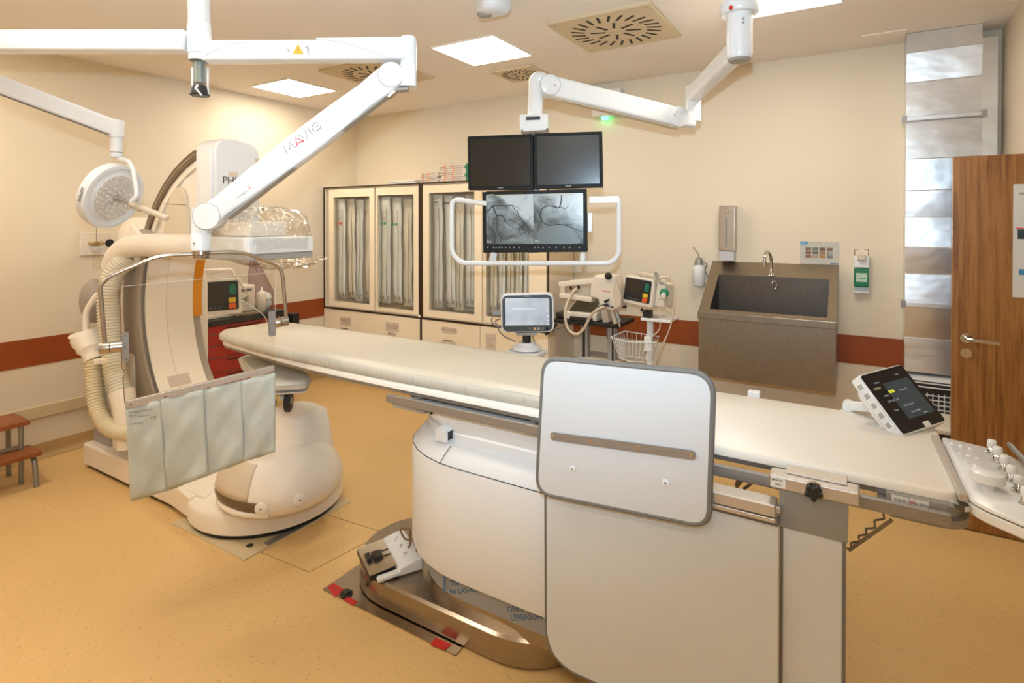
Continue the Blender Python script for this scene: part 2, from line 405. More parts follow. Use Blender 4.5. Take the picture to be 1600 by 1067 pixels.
obj('sheet', MB().box(.688, .98, 3.857, 3.859, 1.268, 1.853), m_paperg, t)
mb = MB(); mb.box(.706, .80, 3.8555, 3.857, 1.57, 1.62); obj('picture', mb, mat('dark_picture', (.03, .06, .07), .5), t)
mb = MB(); mb.box(.70, .72, 3.8555, 3.857, 1.622, 1.626); mb.box(.712, .78, 3.8555, 3.857, 1.44-.02, 1.445); obj('red_mark', MB().box(.698, .73, 3.8555, 3.857, 1.624, 1.629), m_red, t)
obj('grey_mark', MB().box(.71, .80, 3.8555, 3.857, 1.80, 1.81), m_grey, t)
obj('blue_mark', MB().box(.712, .76, 3.8555, 3.857, 1.385, 1.415), mat('blue_print', (.05, .25, .5), .5), t)

# ---------------------------------------------------------------- SINK
SX0, SX1 = -.972, -.115; SB, SF = 4.615, 4.15; ZT, ZR = 1.355, 1.02
t = thing('scrub_sink', 'stainless steel surgical scrub sink with sloping surround on the back wall', 'sink', ((SX0+SX1)/2, 4.4, .55))
sp, sn = V((0, SB, ZT)), V((0, ZT-ZR, -(SB-SF))).normalized()
O = [hit(sp, sn, *q) for q in [(1123, 429), (1296, 436), (1292, 499), (1107, 487)]]
O[0].x = max(O[0].x, SX0+.05)
O = [V((O[0].x, (O[0].y+O[1].y)/2, (O[0].z+O[1].z)/2)), V((O[1].x, (O[0].y+O[1].y)/2, (O[0].z+O[1].z)/2)), V((O[1].x, SF+.03, ZR+.02)), V((O[0].x, SF+.03, ZR+.02))]
E4 = [V((SX0, SB, ZT)), V((SX1, SB, ZT)), V((SX1, SF, ZR)), V((SX0, SF, ZR))]
mb = MB()
for i in range(4): j = (i+1) % 4; mb.face([E4[i], E4[j], O[j], O[i]])
F = [V((SX0, SB, .56)), V((SX1, SB, .56)), V((SX1, SF+.01, .56)), V((SX0, SF+.01, .56))]
G = [V((SX0, SB, ZR-.04)), V((SX1, SB, ZR-.04)), V((SX1, SF+.01, ZR-.04)), V((SX0, SF+.01, ZR-.04))]
for i in range(4): j = (i+1) % 4; mb.face([F[i], F[j], G[j], G[i]])
mb.face(F[::-1]); mb.face([E4[0], E4[3], G[3], G[0]]); mb.face([E4[1], E4[2], G[2], G[1]]); mb.face([E4[0], E4[1], G[1], G[0]])
obj('surround', mb, m_sink, t, ang=15)
obj('front_lip', MB().box(SX0-.004, SX1+.004, SF-.012, SF+.012, ZR-.045, ZR+.002), m_sink, t, bev=.004)
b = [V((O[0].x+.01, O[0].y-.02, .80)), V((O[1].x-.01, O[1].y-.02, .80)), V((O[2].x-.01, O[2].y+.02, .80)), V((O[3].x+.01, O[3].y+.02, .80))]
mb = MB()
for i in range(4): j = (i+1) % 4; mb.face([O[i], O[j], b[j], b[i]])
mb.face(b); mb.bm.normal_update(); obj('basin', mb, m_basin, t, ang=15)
c = V(((O[0].x+O[1].x)/2+.02, O[0].y-.006, O[0].z-.06))
obj('overflow_ring', MB().tube(MB().ring(c, (0, 1, 0), .016, 20, ry=.03, ref=(1, 0, 0)), .005, closed=True), m_chrome, t)
# tap
bs = hit(sp, sn, 1205, 428)
tp = thing('tap', 'chrome swan-neck tap on the ledge of the scrub sink', 'tap', bs)
mb = MB(); mb.lathe(bs-Zv*.012, (0, 0, 1), [(0, .03), (.012, .026), (.022, .014), (.05, .012)]); obj('tap_base', mb, m_chrome, tp)
mb = MB(); mb.tube(catmull([bs+Zv*.02, bs+Zv*.10, bs+V((-.01, -.02, .15)), bs+V((-.02, -.07, .165)), bs+V((-.03, -.11, .13)), bs+V((-.03, -.115, .09))]), .0115); obj('spout', mb, m_chrome, tp)
mb = MB(); mb.cyl(bs+V((-.03, -.115, .095)), bs+V((-.03, -.115, .065)), .016); obj('nozzle', mb, m_chrome, tp)
# steel soap dispenser
t = thing('soap_dispenser', 'tall narrow stainless steel wall dispenser above the left of the sink', 'dispenser', (-.845, YB, 1.36))
obj('casing', MB().box(-.907, -.790, YB-.10, YB-.0005, 1.44, 1.785), m_steel, t, bev=.006)
obj('clear_base', MB().box(-.900, -.797, YB-.095, YB-.005, 1.365, 1.44), mat('frosted_plastic', (.55, .55, .58), .3), t, bev=.005)
obj('lock_ring', MB().tube(MB().ring((-.852, YB-.102, 1.745), (0, 1, 0), .02, 24), .002, closed=True), m_chrome, t)
obj('level_slot', MB().box(-.857, -.850, YB-.103, YB-.099, 1.47, 1.695), mat('slot_blue', (.10, .14, .18), .3), t)
# white plastic bottle in a wall hook
t = thing('hanging_bottle', 'white plastic bottle with bent metal spout hanging left of the sink', 'bottle', (-1.07, YB-.05, 1.15))
mb = MB(); mb.lathe((-1.066, YB-.05, 1.155), (0, 0, 1), [(0, .036), (.01, .046), (.12, .047), (.15, .044), (.168, .030), (.172, .028)]); obj('bottle_body', mb, m_white, t, ang=50)
mb = MB(); mb.lathe((-1.066, YB-.05, 1.326), (0, 0, 1), [(0, .034), (.02, .032), (.05, .024), (.055, .012)]); obj('metal_holder', mb, m_railmetal, t)
mb = MB(); mb.tube([(-1.066, YB-.05, 1.375), (-1.068, YB-.05, 1.40), (-1.10, YB-.06, 1.455), (-1.112, YB-.06, 1.458)], .005); obj('spout', mb, m_railmetal, t)
mb = MB(); mb.tube([(-1.04, YB-.03, 1.35), (-1.01, YB-.02, 1.33), (-1.03, YB-.01, 1.28), (-.99, YB-.005, 1.20)], .004); obj('wall_bracket', mb, m_railmetal, t)
# hand washing poster
t = thing('wash_poster', 'small landscape hand-washing poster with twelve pictures behind the sink', 'poster', (-.235, YB-.003, 1.356))
obj('sheet', MB().box(-.358, -.111, YB-.005, YB-.0005, 1.358, 1.52), varied('silver_sheet', (.52, .50, .44), .04, 6, .4), t)
cols = [(.20, .13, .07), (.16, .17, .13), (.14, .10, .07), (.22, .14, .10), (.24, .11, .05), (.17, .14, .11), (.32, .15, .08), (.35, .33, .30), (.25, .09, .06), (.38, .28, .18), (.42, .22, .08), (.20, .20, .19)]
for k in range(12):
    i, j = k % 4, k//4; x = -.322+i*.045; z = 1.455-j*.0265
    m = varied('poster_photo', cols[k], .35, 60, .5); obj('poster_picture', MB().box(x, x+.036, YB-.0062, YB-.005, z, z+.022), m, t)
obj('blue_corner', MB().prism([(-.357, YB-.0062, 1.519), (-.302, YB-.0062, 1.519), (-.318, YB-.0062, 1.497), (-.357, YB-.0062, 1.497)], (0, .001, 0)), mat('sky_blue_print', (.02, .25, .55), .4), t)
text('poster_lettering', 'Saver', frame((-.336, YB-.0066, 1.508), (1, 0, 0), Zv), .014, m_textw, t)
obj('blue_footer', MB().box(-.165, -.113, YB-.0062, YB-.005, 1.361, 1.368), mat('navy_print', (.03, .10, .25), .4), t)
# sanitizer
t = thing('hand_sanitizer', 'white wall sanitizer dispenser with green cartridge right of the sink', 'sanitizer dispenser', (.024, YB, 1.17))
obj('housing', MB().box(-.022, .070, YB-.07, YB-.0005, 1.345, 1.428), m_white, t, bev=.008)
obj('backplate', MB().box(-.018, .066, YB-.02, YB-.0005, 1.175, 1.345), m_white, t)
obj('cartridge', MB().box(-.020, .068, YB-.068, YB-.021, 1.215, 1.343), mat('green_plastic', (.0, .16, .06), .25), t, bev=.006)
obj('cartridge_label', MB().box(-.008, .058, YB-.0695, YB-.068, 1.25, 1.31), mat('pale_green_label', (.50, .66, .52), .5), t)
obj('label_stripe', MB().box(.012, .052, YB-.0702, YB-.0694, 1.27, 1.277), mat('green_stripe', (.05, .35, .15), .5), t)
obj('spout', MB().box(.0, .048, YB-.10, YB-.06, 1.40, 1.44), m_beige, t, bev=.006)
obj('pump_lever', MB().tube(fillet([(-.016, YB-.05, 1.41), (-.016, YB-.07, 1.47), (.005, YB-.075, 1.47)], .004), .003).tube(fillet([(.064, YB-.05, 1.41), (.064, YB-.07, 1.472), (.04, YB-.075, 1.472)], .004), .003), m_chrome, t)
obj('drip_clip', MB().box(-.02, .068, YB-.05, YB-.001, 1.172, 1.182), m_white, t)

# ---------------------------------------------------------------- LEFT WALL medical gas panel
t = thing('medical_gas_panel', 'cream wall panel with round black gas outlets on the left wall', 'wall panel', (XL, 2.2, 1.4))
obj('plate', MB().box(XL, XL+.022, 1.89, 2.60, 1.41, 1.585), m_cream, t, bev=.006)
for y in (2.085, 2.30, 2.50): obj('gas_outlet', MB().lathe((XL+.0225, y, 1.50), (1, 0, 0), [(0, .030), (.004, .030), (.005, .018), (.012, .016), (.013, .008), (.016, .006)]), m_black, t)
g = thing('flow_regulator', 'small brass and white regulator plugged in the left wall gas panel', 'regulator', (XL+.05, 1.985, 1.45))
obj('valve', MB().cyl((XL+.024, 1.985, 1.50), (XL+.07, 1.985, 1.50), .016).cyl((XL+.05, 1.95, 1.50), (XL+.05, 2.02, 1.50), .010).ball((XL+.05, 1.945, 1.505), .014).ball((XL+.05, 2.025, 1.505), .014), mat('brass', (.55, .40, .18), .3, 1), g)
obj('white_cap', MB().cyl((XL+.05, 1.985, 1.47), (XL+.05, 1.985, 1.45), .03, .022), m_white, g)
obj('gauge_tube', MB().tube([(XL+.05, 1.985, 1.51), (XL+.05, 1.985, 1.62)], .003), m_grey, g)
obj('humidifier_jar', MB().cyl((XL+.05, 1.985, 1.445), (XL+.05, 1.985, 1.30), .026), m_glassy, g)

# ---------------------------------------------------------------- step stool
m_stoolwood = varied('reddish_wood', (.28, .085, .025), .12, 7, .4)
m_legs = mat('grey_painted_tube', (.30, .30, .28), .4, .6)
t = thing('step_stool', 'two-step stool with reddish wooden treads and grey tube legs by left wall', 'step stool', (-4.75, 1.3, 0))
# treads in real coordinates
T1 = [onZ(.47, *q) for q in [(30, 646), (48, 656), (0, 668), (-60, 660)]]
zt, zl = .40, .22
def tread(z, q, th): P = [onZ(z, *a) for a in q]; return MB().prism(roundpoly(P, .02, 3), (0, 0, -th))
a = onZ(zt, 48, 656); b = onZ(zt, 28, 645); dx = .42
xt = a.x; yt = a.y
top = MB().box(b.x-.02, xt, yt-.55, yt, zt-.03, zt); obj('top_tread', top, m_stoolwood, t, bev=.006)
a2 = onZ(zl, 67, 704); b2 = onZ(zl, 50, 695)
obj('lower_tread', MB().box(b2.x-.03, a2.x, a2.y-.55, a2.y, zl-.028, zl), m_stoolwood, t, bev=.006)
f1 = onZ(0, 68, 757); f2 = onZ(0, 35, 730)
for yy in (a2.y-.03, a2.y-.52):
    obj('front_leg', MB().tube(fillet([(b2.x-.02, yy, zl-.04), (f1.x-.03, yy, zl-.04), (f1.x, yy+.0, .0)], .05), .015), m_legs, t)
for xx, zz in ((xt-.03, zt-.03), (b.x, zt-.03)):
    for yy in (yt-.04, yt-.50): obj('rear_leg', MB().cyl((xx, yy, zz), (xx, yy, 0), .014), m_legs, t)
obj('cross_bar', MB().bar((xt-.03, yt-.04, zl+.02), (xt-.03, yt-.5, zl+.02), .015, .02), m_legs, t)
# ================================================================== PATIENT TABLE
def superell(cx, cy, a, b, n=40, p=2.6, z=0):
    out = []
    for k in range(n):
        t = 2*PI*k/n; c, s = math.cos(t), math.sin(t)
        out.append(V((cx+a*abs(c)**(2/p)*(1 if c >= 0 else -1), cy+b*abs(s)**(2/p)*(1 if s >= 0 else -1), z)))
    return out
def stadium(x0, x1, yc, hw, z, endlen=None, n=14):
    e = hw if endlen is None else endlen; out = []
    for k in range(n+1): t = PI/2+PI*k/n; out.append(V((x0+e+e*math.cos(t), yc+hw*math.sin(t), z)))
    for k in range(n+1): t = -PI/2+PI*k/n; out.append(V((x1-e+e*math.cos(t), yc+hw*math.sin(t), z)))
    return out
TY = 2.06
t = table = thing('examination_table', 'long white X-ray patient table on a steel base across the room', 'patient table', (-1.1, TY, 0))
m_base = brushed('table_base_steel', (.40, .34, .28), .24, (3, 30, 30), .1)
mb = MB(); mb.loft([stadium(-2.045, -.86, TY, .30, z, e) for z, e in ((.012, .30), (.105, .30))] + [stadium(-2.035, -.87, TY, .29, .115)])
obj('floor_base', mb, m_base, t, ang=30)
mb = MB(); mb.box(-2.045, -1.30, 1.712, 2.40, 0, .006); obj('floor_plate', mb, m_base, t)
m_tape = varied('red_tape', (.55, .02, .015), .15, 30, .35)
for q in ([(512, 917), (521, 911), (540, 922), (523, 933)], [(537, 937), (545, 932), (559, 940), (551, 946)], [(672, 1007), (681, 996), (706, 1007), (695, 1016)]):
    obj('red_tape', MB().prism([onZ(.0065, *a) for a in q], (0, 0, .0008)), m_tape, t)
a = onZ(.006, 541, 928); obj('anchor_bolt', MB().lathe((a.x, a.y, .0062), (0, 0, 1), [(0, .028), (.004, .028), (.006, .018), (.014, .016)]), m_dark, t)
# plinth, bright steel with protective film
mb = MB(); mb.loft([stadium(-1.66, -.62, TY, .265, z, .34) for z in (.108, .27)]); obj('plinth', mb, m_base, t, ang=30)
m_film = mat('protective_film', (.33, .34, .36), .4)
mb = MB(); mb.loft([stadium(-1.663, -.617, TY, .268, z, .34) for z in (.158, .262)]); obj('protective_film', mb, m_film, t, ang=30)
m_blue = mat('blue_print', (.05, .16, .34), .5)
for x, s in ((-1.33, 'The Max\nfor LAS-XL'), (-1.04, 'ONLY MAX\nLEREASON')):
    text('film_print', s, frame((x, TY-.2688, .214), (1, 0, .42), (-.42, 0, 1)), .030, m_blue, t)
for x in (-1.415, -.89): obj('film_stripe', MB().box(x-.004, x+.004, TY-.2692, TY-.2682, .160, .258), m_blue, t)
# white lower cover
mb = MB()
mb.loft([stadium(-1.735, -.55, TY, .31, .258, .42), stadium(-1.74, -.545, TY, .315, .285, .42), stadium(-1.74, -.545, TY, .315, .685, .42), stadium(-1.735, -.55, TY, .308, .705, .42),
         stadium(-1.69, -.58, TY, .262, .755, .38), stadium(-1.66, -.60, TY, .23, .765, .38)])
obj('lower_cover', mb, m_white, t, ang=40)
obj('cover_seam', MB().tube(stadium(-1.7375, -.5475, TY, .3125, .700, .42), .0016, 6, closed=True), m_dark, t)
obj('vertical_seam', MB().tube([(-1.405, 1.747, .70), (-1.40, 1.775, .73), (-1.39, 1.80, .757)], .0014, 6), m_dark, t)
# stepped collar and upper carriage
mb = MB(); mb.loft([stadium(-1.675, -.60, TY, .232, .74, .36), stadium(-1.675, -.60, TY, .232, .795, .36), stadium(-1.66, -.61, TY, .222, .806, .36)]); obj('collar', mb, m_white, t, ang=40)
obj('collar_bracket', MB().box(-1.47, -1.41, TY-.262, TY-.20, .762, .812), m_white, t, bev=.004)
a = V((-1.409, TY-.24, .787)); obj('warning_label', MB().box(-1.4095, -1.408, TY-.252, TY-.222, .772, .806), m_dark, t)
mb = MB(); mb.loft([stadium(-1.62, -.45, TY, .225, .80, .25), stadium(-1.68, -.40, TY, .245, .86, .20), stadium(-1.72, -.38, TY, .25, .905, .16)]); obj('upper_carriage', mb, m_white, t, ang=40)
mb = MB(); mb.box(-1.70, -1.52, TY-.265, TY-.20, .862, .888); obj('carriage_plate', mb, m_grey, t, bev=.003)
a = V((-1.50, TY-.238, .868)); obj('carriage_screw', MB().cyl(a, a+V((0, -.012, 0)), .008), m_dark, t)
# table top: white slab, wide at the foot end, tapering under the mattress
ZT0, ZTT = .948, .972
P = roundpoly([V((.228, 1.785, 0)), V((.228, 2.375, 0)), V((-1.25, 2.375, 0)), V((-2.3, 2.32, 0)), V((-3.22, 2.26, 0)), V((-3.22, 1.92, 0)), V((-2.3, 1.80, 0)), V((-1.655, 1.785, 0))], [.05, .06, .3, .3, .14, .14, .3, .02], 6)
m_top = varied('table_top', (.90, .85, .78), .015, 2, .35)
q = lambda z, d=0: [V((p.x+(d if p.x < -1 else -d), p.y+(d if p.y < TY else -d), z)) for p in P]
mb = MB(); mb.loft([q(ZT0), q(ZTT-.006), q(ZTT, .006)]); obj('table_top', mb, m_top, t, ang=60)
m_carb = mat('carbon_edge', (.10, .09, .075), .4)
mb = MB(); mb.loft([q(.932, .006), q(ZT0, .004)]); obj('edge_strip', mb, m_railmetal, t)
# accessory rails
obj('near_rail', MB().box(-1.68, .20, 1.735, 1.752, .903, .936), m_railmetal, t, bev=.003)
obj('far_rail', MB().box(-1.2, .15, 2.40, 2.415, .905, .938), m_railmetal, t, bev=.003)
for x in (-1.55, -1.0, -.5, .06): obj('rail_spacer', MB().box(x-.012, x+.012, 1.752, 1.80, .908, .93), m_railmetal, t)
# steel foot end tray
P2 = roundpoly([V((.075, 1.745, 0)), V((.245, 1.745, 0)), V((.245, 2.40, 0)), V((.075, 2.40, 0))], [.004, .09, .09, .004], 8)
mb = MB(); mb.loft([[V((p.x, p.y, z)) for p in P2] for z in (.895, .915)]); obj('foot_end_tray', mb, m_railmetal, t, ang=40)
P3 = roundpoly([V((.068, 1.768, 0)), V((.232, 1.768, 0)), V((.232, 2.385, 0)), V((.068, 2.385, 0))], [.004, .06, .06, .004], 8)
mb = MB(); mb.loft([[V((p.x, p.y, z)) for p in P3] for z in (.915, .947)]); obj('foot_end_block', mb, m_grey, t, ang=40)
obj('plate_label', MB().box(.078, .116, 1.766, 1.768, .922, .944), m_paper, t)
obj('plate_label', MB().box(.118, .158, 1.766, 1.768, .922, .944), m_paper, t)
text('label_text', 'TYP X', frame((.097, 1.7655, .933), (1, 0, 0), Zv), .009, m_text, t)
text('label_text', 'Max. 275 kg', frame((.140, 1.7655, .933), (1, 0, 0), Zv), .0075, m_text, t)
obj('warning_symbol', MB().tube(MB().ring((.1245, 1.7655, .933), (0, 1, 0), .005, 16), .0008, 6, closed=True), m_red, t)
# cable guide and hooks below the foot end
m_hook = mat('dull_steel_wire', (.30, .27, .23), .4, .8)
zz = [(1396, 786), (1397, 802), (1380, 800), (1382, 811), (1366, 813), (1368, 825), (1352, 826), (1355, 835), (1341, 837), (1344, 846), (1329, 848), (1331, 858), (1323, 857)]
obj('zigzag_spring', MB().tube(fillet([onY(2.0, *q) for q in zz], .006), .0032, 8), m_hook, t)
obj('guide_bar', MB().bar(onY(2.02, 1326, 860), onY(2.02, 1394, 812), .007, .009), m_hook, t)
for q in ([(1422, 792), (1405, 808)], [(1445, 796), (1442, 803)]): obj('hook', MB().tube([onY(1.95, *a) for a in q], .005, 8), m_hook, t)
for q in ([(1168, 738), (1152, 760), (1150, 770)], [(1176, 740), (1170, 752), (1173, 756), (1162, 764)], [(1160, 738), (1150, 758)]): obj('hook', MB().tube([onY(2.2, *a) for a in q], .006, 8), m_hook, t)

# ---------------------------------------------------------------- mattress
m_mat = varied('pale_vinyl', (.66, .61, .52), .02, 3, .42, .12, 12)
m_side = varied('mattress_side_vinyl', (.56, .53, .46), .03, 6, .45, .25, 25)
PM = roundpoly([V((-.86, 1.80, 0)), V((-.86, 2.36, 0)), V((-1.3, 2.37, 0)), V((-2.2, 2.36, 0)), V((-3.22, 2.33, 0)), V((-3.22, 1.90, 0)), V((-2.6, 1.80, 0)), V((-1.7, 1.785, 0))], [.02, .02, .3, .3, .12, .14, .3, .1], 8)
c0 = V((-2.0, 2.07, 0))
def ins(z, d):
    out = []
    for p in PM:
        out.append(V((p.x+(d if p.x < -2 else -d if p.x > -1 else 0), p.y+(d if p.y < 2.07 else -d), z)))
    return out
t = thing('mattress', 'long pale vinyl mattress on the head half of the patient table', 'mattress', (-2.0, 2.07, .972))
obj('side_wall', MB().loft([ins(.973, .012), ins(.985, .0), ins(1.008, 0), ins(1.016, .006)]), m_side, t, ang=60)
# top sheet: subdivided grid with light creases and a pinched seam at mid length
mb = MB(); nx, ny = 90, 14
def edge(x):                                 # near/far edge of the mattress at x
    lo, hi = 9, -9
    n = len(PM)
    for i in range(n):
        a, b = PM[i], PM[(i+1) % n]
        if (a.x-x)*(b.x-x) <= 0 and abs(a.x-b.x) > 1e-6:
            y = a.y+(b.y-a.y)*(x-a.x)/(b.x-a.x); lo = min(lo, y); hi = max(hi, y)
    return lo, hi
rings = []
for i in range(nx+1):
    x = -3.215+(2.352)*i/nx; lo, hi = edge(x); row = []
    for j in range(ny+1):
        s = j/ny; y = lo+(hi-lo)*s; e = min(s, 1-s)*(hi-lo); f = min(1, e/.035); ex = min(1, (x+3.22)/.05, (-.86-x)/.03); f = max(0, min(f, ex))
        z = 1.004+.022*math.sin(f*PI/2)**.7
        z += .0025*math.sin(x*31+3*math.sin(y*5))*(1-f)*1.2
        z += -.006*math.exp(-((x+1.53)/.015)**2)*(1-f)
        row.append(V((x, y+(.005 if s < .5 else -.005)*0, z)))
    rings.append(row)
mb.loft(rings, closed=False); obj('top_cover', mb, m_mat, t, ang=80)
random.seed(3)
for k in range(24):                          # gathered tucks along the near side
    x = -3.0+k*.088+random.uniform(-.02, .02); lo, hi = edge(x)
    obj('tuck_fold', MB().tube([(x, lo-.0005, .979), (x+.004, lo-.003, .995), (x+.002, lo+.002, 1.012)], [.002, .004, .002], 6), m_side, t)
# ---------------------------------------------------------------- arm board beside the head end
t = thing('arm_board', 'short padded arm board jutting out below the mattress head end', 'arm board', (-2.75, 1.95, .75))
Q = [onZ(.83, *q) for q in [(372, 560), (424, 548), (455, 560), (486, 592), (479, 600), (430, 603), (395, 582)]]
Qr = roundpoly(Q, .03, 5); cc = sum(Qr, V())/len(Qr)
q = lambda z, s: [V((cc.x+(p.x-cc.x)*s, cc.y+(p.y-cc.y)*s, z)) for p in Qr]
obj('pad', MB().loft([q(.80, .97), q(.81, 1), q(.832, 1), q(.842, .96), q(.845, .85)]), m_mat, t, ang=70)
obj('pad_piping', MB().tube(q(.828, 1.005), .003, 6, closed=True), m_side, t)
obj('tray', MB().loft([q(.778, .94), q(.787, .96)]), m_white, t, ang=70)
k = onY(1.95, 455, 625); hub = V((k.x, 1.93, k.z))
obj('caster_wheel', MB().lathe(hub+V((-.012, -.004, 0)), (.8, .6, 0), [(0, .045), (.004, .058), (.024, .058), (.028, .045)]), m_black, t)
obj('wheel_hub', MB().lathe(hub+V((-.016, -.008, 0)), (.8, .6, 0), [(0, .018), (.036, .018)]), m_grey, t)
obj('caster_fork', MB().bar(hub+V((-.03, 0, 0)), hub+V((-.075, .02, .10)), .05, .012), m_beige, t, bev=.004)
obj('clamp_knob', MB().lathe(hub+V((-.10, .02, .07)), (0, 0, 1), [(0, .035), (.03, .04), (.035, .02), (.06, .02)]), m_dark, t)
obj('lever', MB().tube([hub+V((-.06, .0, .085)), hub+V((.03, -.01, .06))], .005), m_railmetal, t)

# ---------------------------------------------------------------- foot pedal on the base
c = onZ(.17, 607, 874)
MF = Matrix.Translation(V((-1.805, 1.885, .1165))) @ Matrix.Rotation(math.radians(60), 4, 'Z') @ Matrix.Scale(.90, 4)
t = thing('foot_switch', 'white foot switch with steel pedal and wire guard on the table base', 'foot pedal', (-1.805, 1.885, .1165))
Lp = lambda L: [MF @ V(p) for p in L]
mb = MB(); mb.loft([Lp([(.00, y, 0), (.13, y, 0), (.13, y, .055), (.10, y, .068), (.02, y, .05), (0, y, .04)]) for y in (-.15, .15)]); obj('housing', mb, m_white, t, bev=.012, seg=3)
for y in (-.135, .15): mb = MB().bar(MF @ V((.02, y, .02)), MF @ V((-.10, y-.0, .012)), .03, .022); obj('side_arm', mb, m_white, t, bev=.008)
mb = MB().prism(Lp([(-.13, -.12, .030), (.0, -.12, .045), (.0, .13, .045), (-.13, .13, .030)]), (0, 0, .005)); obj('pedal_plate', mb, m_steel, t)
obj('pedal_underside', MB().prism(Lp([(-.13, -.12, .004), (.0, -.12, .004), (.0, .13, .004), (-.13, .13, .004)]), (0, 0, .02)), m_dark, t)
obj('pedal_block', MB().box(-.085, -.04, -.03, .03, .038, .060, MF), m_dark, t, bev=.003)
obj('pedal_block', MB().box(-.115, -.09, -.02, .04, .034, .054, MF), m_dark, t, bev=.003)
for y in (-.02, .025): obj('pedal_rod', MB().cyl(MF @ V((-.04, y, .05)), MF @ V((0, y, .052)), .002, n=8), m_dark, t)
for y, s in ((-.08, 0), (0, 1), (.08, 2)):
    obj('pedal_symbol', MB().tube([MF @ V((.05, y-.01, .0605)), MF @ V((.07, y+.012, .0645)), MF @ V((.05+.01*s, y+.014, .062))], .0015, 6), m_textl, t)
m_wire = mat('bronze_wire', (.32, .22, .14), .3, 1)
obj('wire_guard', MB().tube(fillet([onY(1.935, *q) for q in ((638, 856), (641, 850), (641, 826), (624, 826), (632, 842), (651, 845), (651, 874), (646, 876))], .012), .0045), m_wire, t)
obj('cable', MB().tube(catmull([MF @ V((.13, .05, .02)), MF @ V((.17, .06, .006)), MF @ V((.26, .09, .005))]), .004), m_white, t)

# ================================================================== SIDE SHIELDS
# lower wide panel hanging from the rail
YS = 1.665
m_panel = varied('white_shield_panel', (.64, .67, .70), .012, 2, .40)
m_leadgrey = varied('grey_lead_fabric', (.27, .26, .24), .06, 6, .5, .2, 14)
def rimmed(name_panel, P, thick, n, rim, par, pm, closed=True, rm=None):
    obj(name_panel, MB().prism(P, n*thick), pm, par)
t = thing('lower_body_shield', 'large white lead shield panel hanging low from the near table rail', 'radiation shield', (-.53, YS, .17))
P = roundpoly([V((-.885, YS, .90)), V((-.885, YS, .185)), V((-.178, YS, .185)), V((-.178, YS, .865))], [.02, .12, .0, .0], 8)
obj('panel', MB().prism(P, (0, .014, 0)), m_panel, t)
path = roundpoly([V((-.885, YS+.007, .90)), V((-.885, YS+.007, .185)), V((-.178, YS+.007, .185))], [0, .12, 0], 8)
path = [V((-.887, YS+.007, .90))]+[p for p in path[1:-1]]+[V((-.178, YS+.007, .183))]
obj('edge_trim', MB().tube(path, .0085, 8, ref=(0, 1, 0), ry=.008), m_trim, t)
obj('top_band', MB().box(-.50, -.177, YS-.004, YS+.018, .835, .862), m_trim, t)
obj('maker_plate', MB().box(-.815, -.762, YS-.003, YS, .775, .79), m_beige, t)
obj('pivot_hinge', MB().box(-.352, -.182, YS-.03, YS+.03, .868, .902), m_alu, t, bev=.005)
obj('hinge_lower_rail', MB().box(-.352, -.182, YS-.03, YS+.03, .853, .866), m_alu, t, bev=.003)
obj('hinge_knuckle', MB().box(-.368, -.33, YS-.012, YS+.012, .872, .892), m_alu, t, bev=.005)
obj('hinge_knuckle', MB().box(-.190, -.172, YS-.012, YS+.012, .872, .892), m_alu, t, bev=.004)

# upper tilting panel
YU = 1.615
t = thing('upper_body_shield', 'white rounded square lead shield with grey rim standing above the table edge', 'radiation shield', (-.60, YU, .78))
uc = [onY(YU, *q) for q in [(849, 560), (1114, 585), (1106, 824), (838, 770)]]
P = roundpoly(uc, [.055, .065, .05, .06], 8)
front = [V((p.x, YU-.002, p.z)) for p in P]
obj('panel', MB().prism(P, (0, .016, 0)), varied('bright_shield_panel', (.62, .64, .67), .008, 2, .35), t)
obj('edge_trim', MB().tube([V((p.x, YU+.008, p.z)) for p in P], .0105, 8, closed=True, ref=(0, 1, 0), ry=.009), m_trim, t)
b0, b1 = onY(YU-.004, 863, 681), onY(YU-.004, 1084, 711)
MBAR = frame((b0+b1)/2, b1-b0, Zv); Lb = (b1-b0).length
obj('steel_strip', MB().rrect(MBAR, Lb+.012, .025, .0122, -.001, .0035), m_railmetal, t)
for k in range(4):
    p = b0.lerp(b1, (.005, .305, .64, .985)[k]); obj('screw', MB().lathe(p+V((0, -.0036, 0)), (0, -1, 0), [(0, .006), (.0015, .005)], 14), m_chrome, t)
for q in ((895, 732), (1040, 754)):
    p = onY(YU-.002, *q); obj('bolt_cap', MB().lathe(p, (0, -1, 0), [(0, .011), (.002, .010), (.003, .0055), (.005, .005)], 20), m_lacq, t)
    obj('bolt', MB().lathe(p+V((0, -.005, 0)), (0, -1, 0), [(0, .0045), (.002, .0035)], 12), m_grey, t)
obj('rear_arm', MB().bar((-.58, YU+.015, .83), (-.58, YS+.0, .84), .05, .05), m_alu, t)

# side flap with clamp
YFp = 1.685
t = thing('side_flap_shield', 'narrow white shield strip with grey fabric top right of the large shield', 'radiation shield', (-.1, YFp, .14))
fl0 = lambda x, z: V((x, YFp, z))
obj('panel', MB().prism([fl0(-.168, .14), fl0(-.030, .14), fl0(-.026, .84), fl0(-.168, .84)], (0, .012, 0)), m_panel, t)
for x0, x1 in ((-.177, -.168), (-.030, -.021)): obj('edge_trim', MB().box(x0, x1, YFp-.002, YFp+.014, .14, .85), m_trim, t)
mb = MB(); P = [fl0(-.178, .828), fl0(-.018, .828), fl0(-.016, .93), fl0(-.178, .93)]; mb.prism([p+V((0, -.005, 0)) for p in P], (0, .02, 0)); obj('fabric_top', mb, m_leadgrey, t, bev=.002)
t = thing('rail_clamp', 'silver clamp bar with black star knob on the near table rail', 'clamp', (-.095, 1.70, .92))
obj('clamp_bar', MB().box(-.203, .008, 1.672, 1.731, .931, .968), m_alu, t, bev=.006, seg=3)
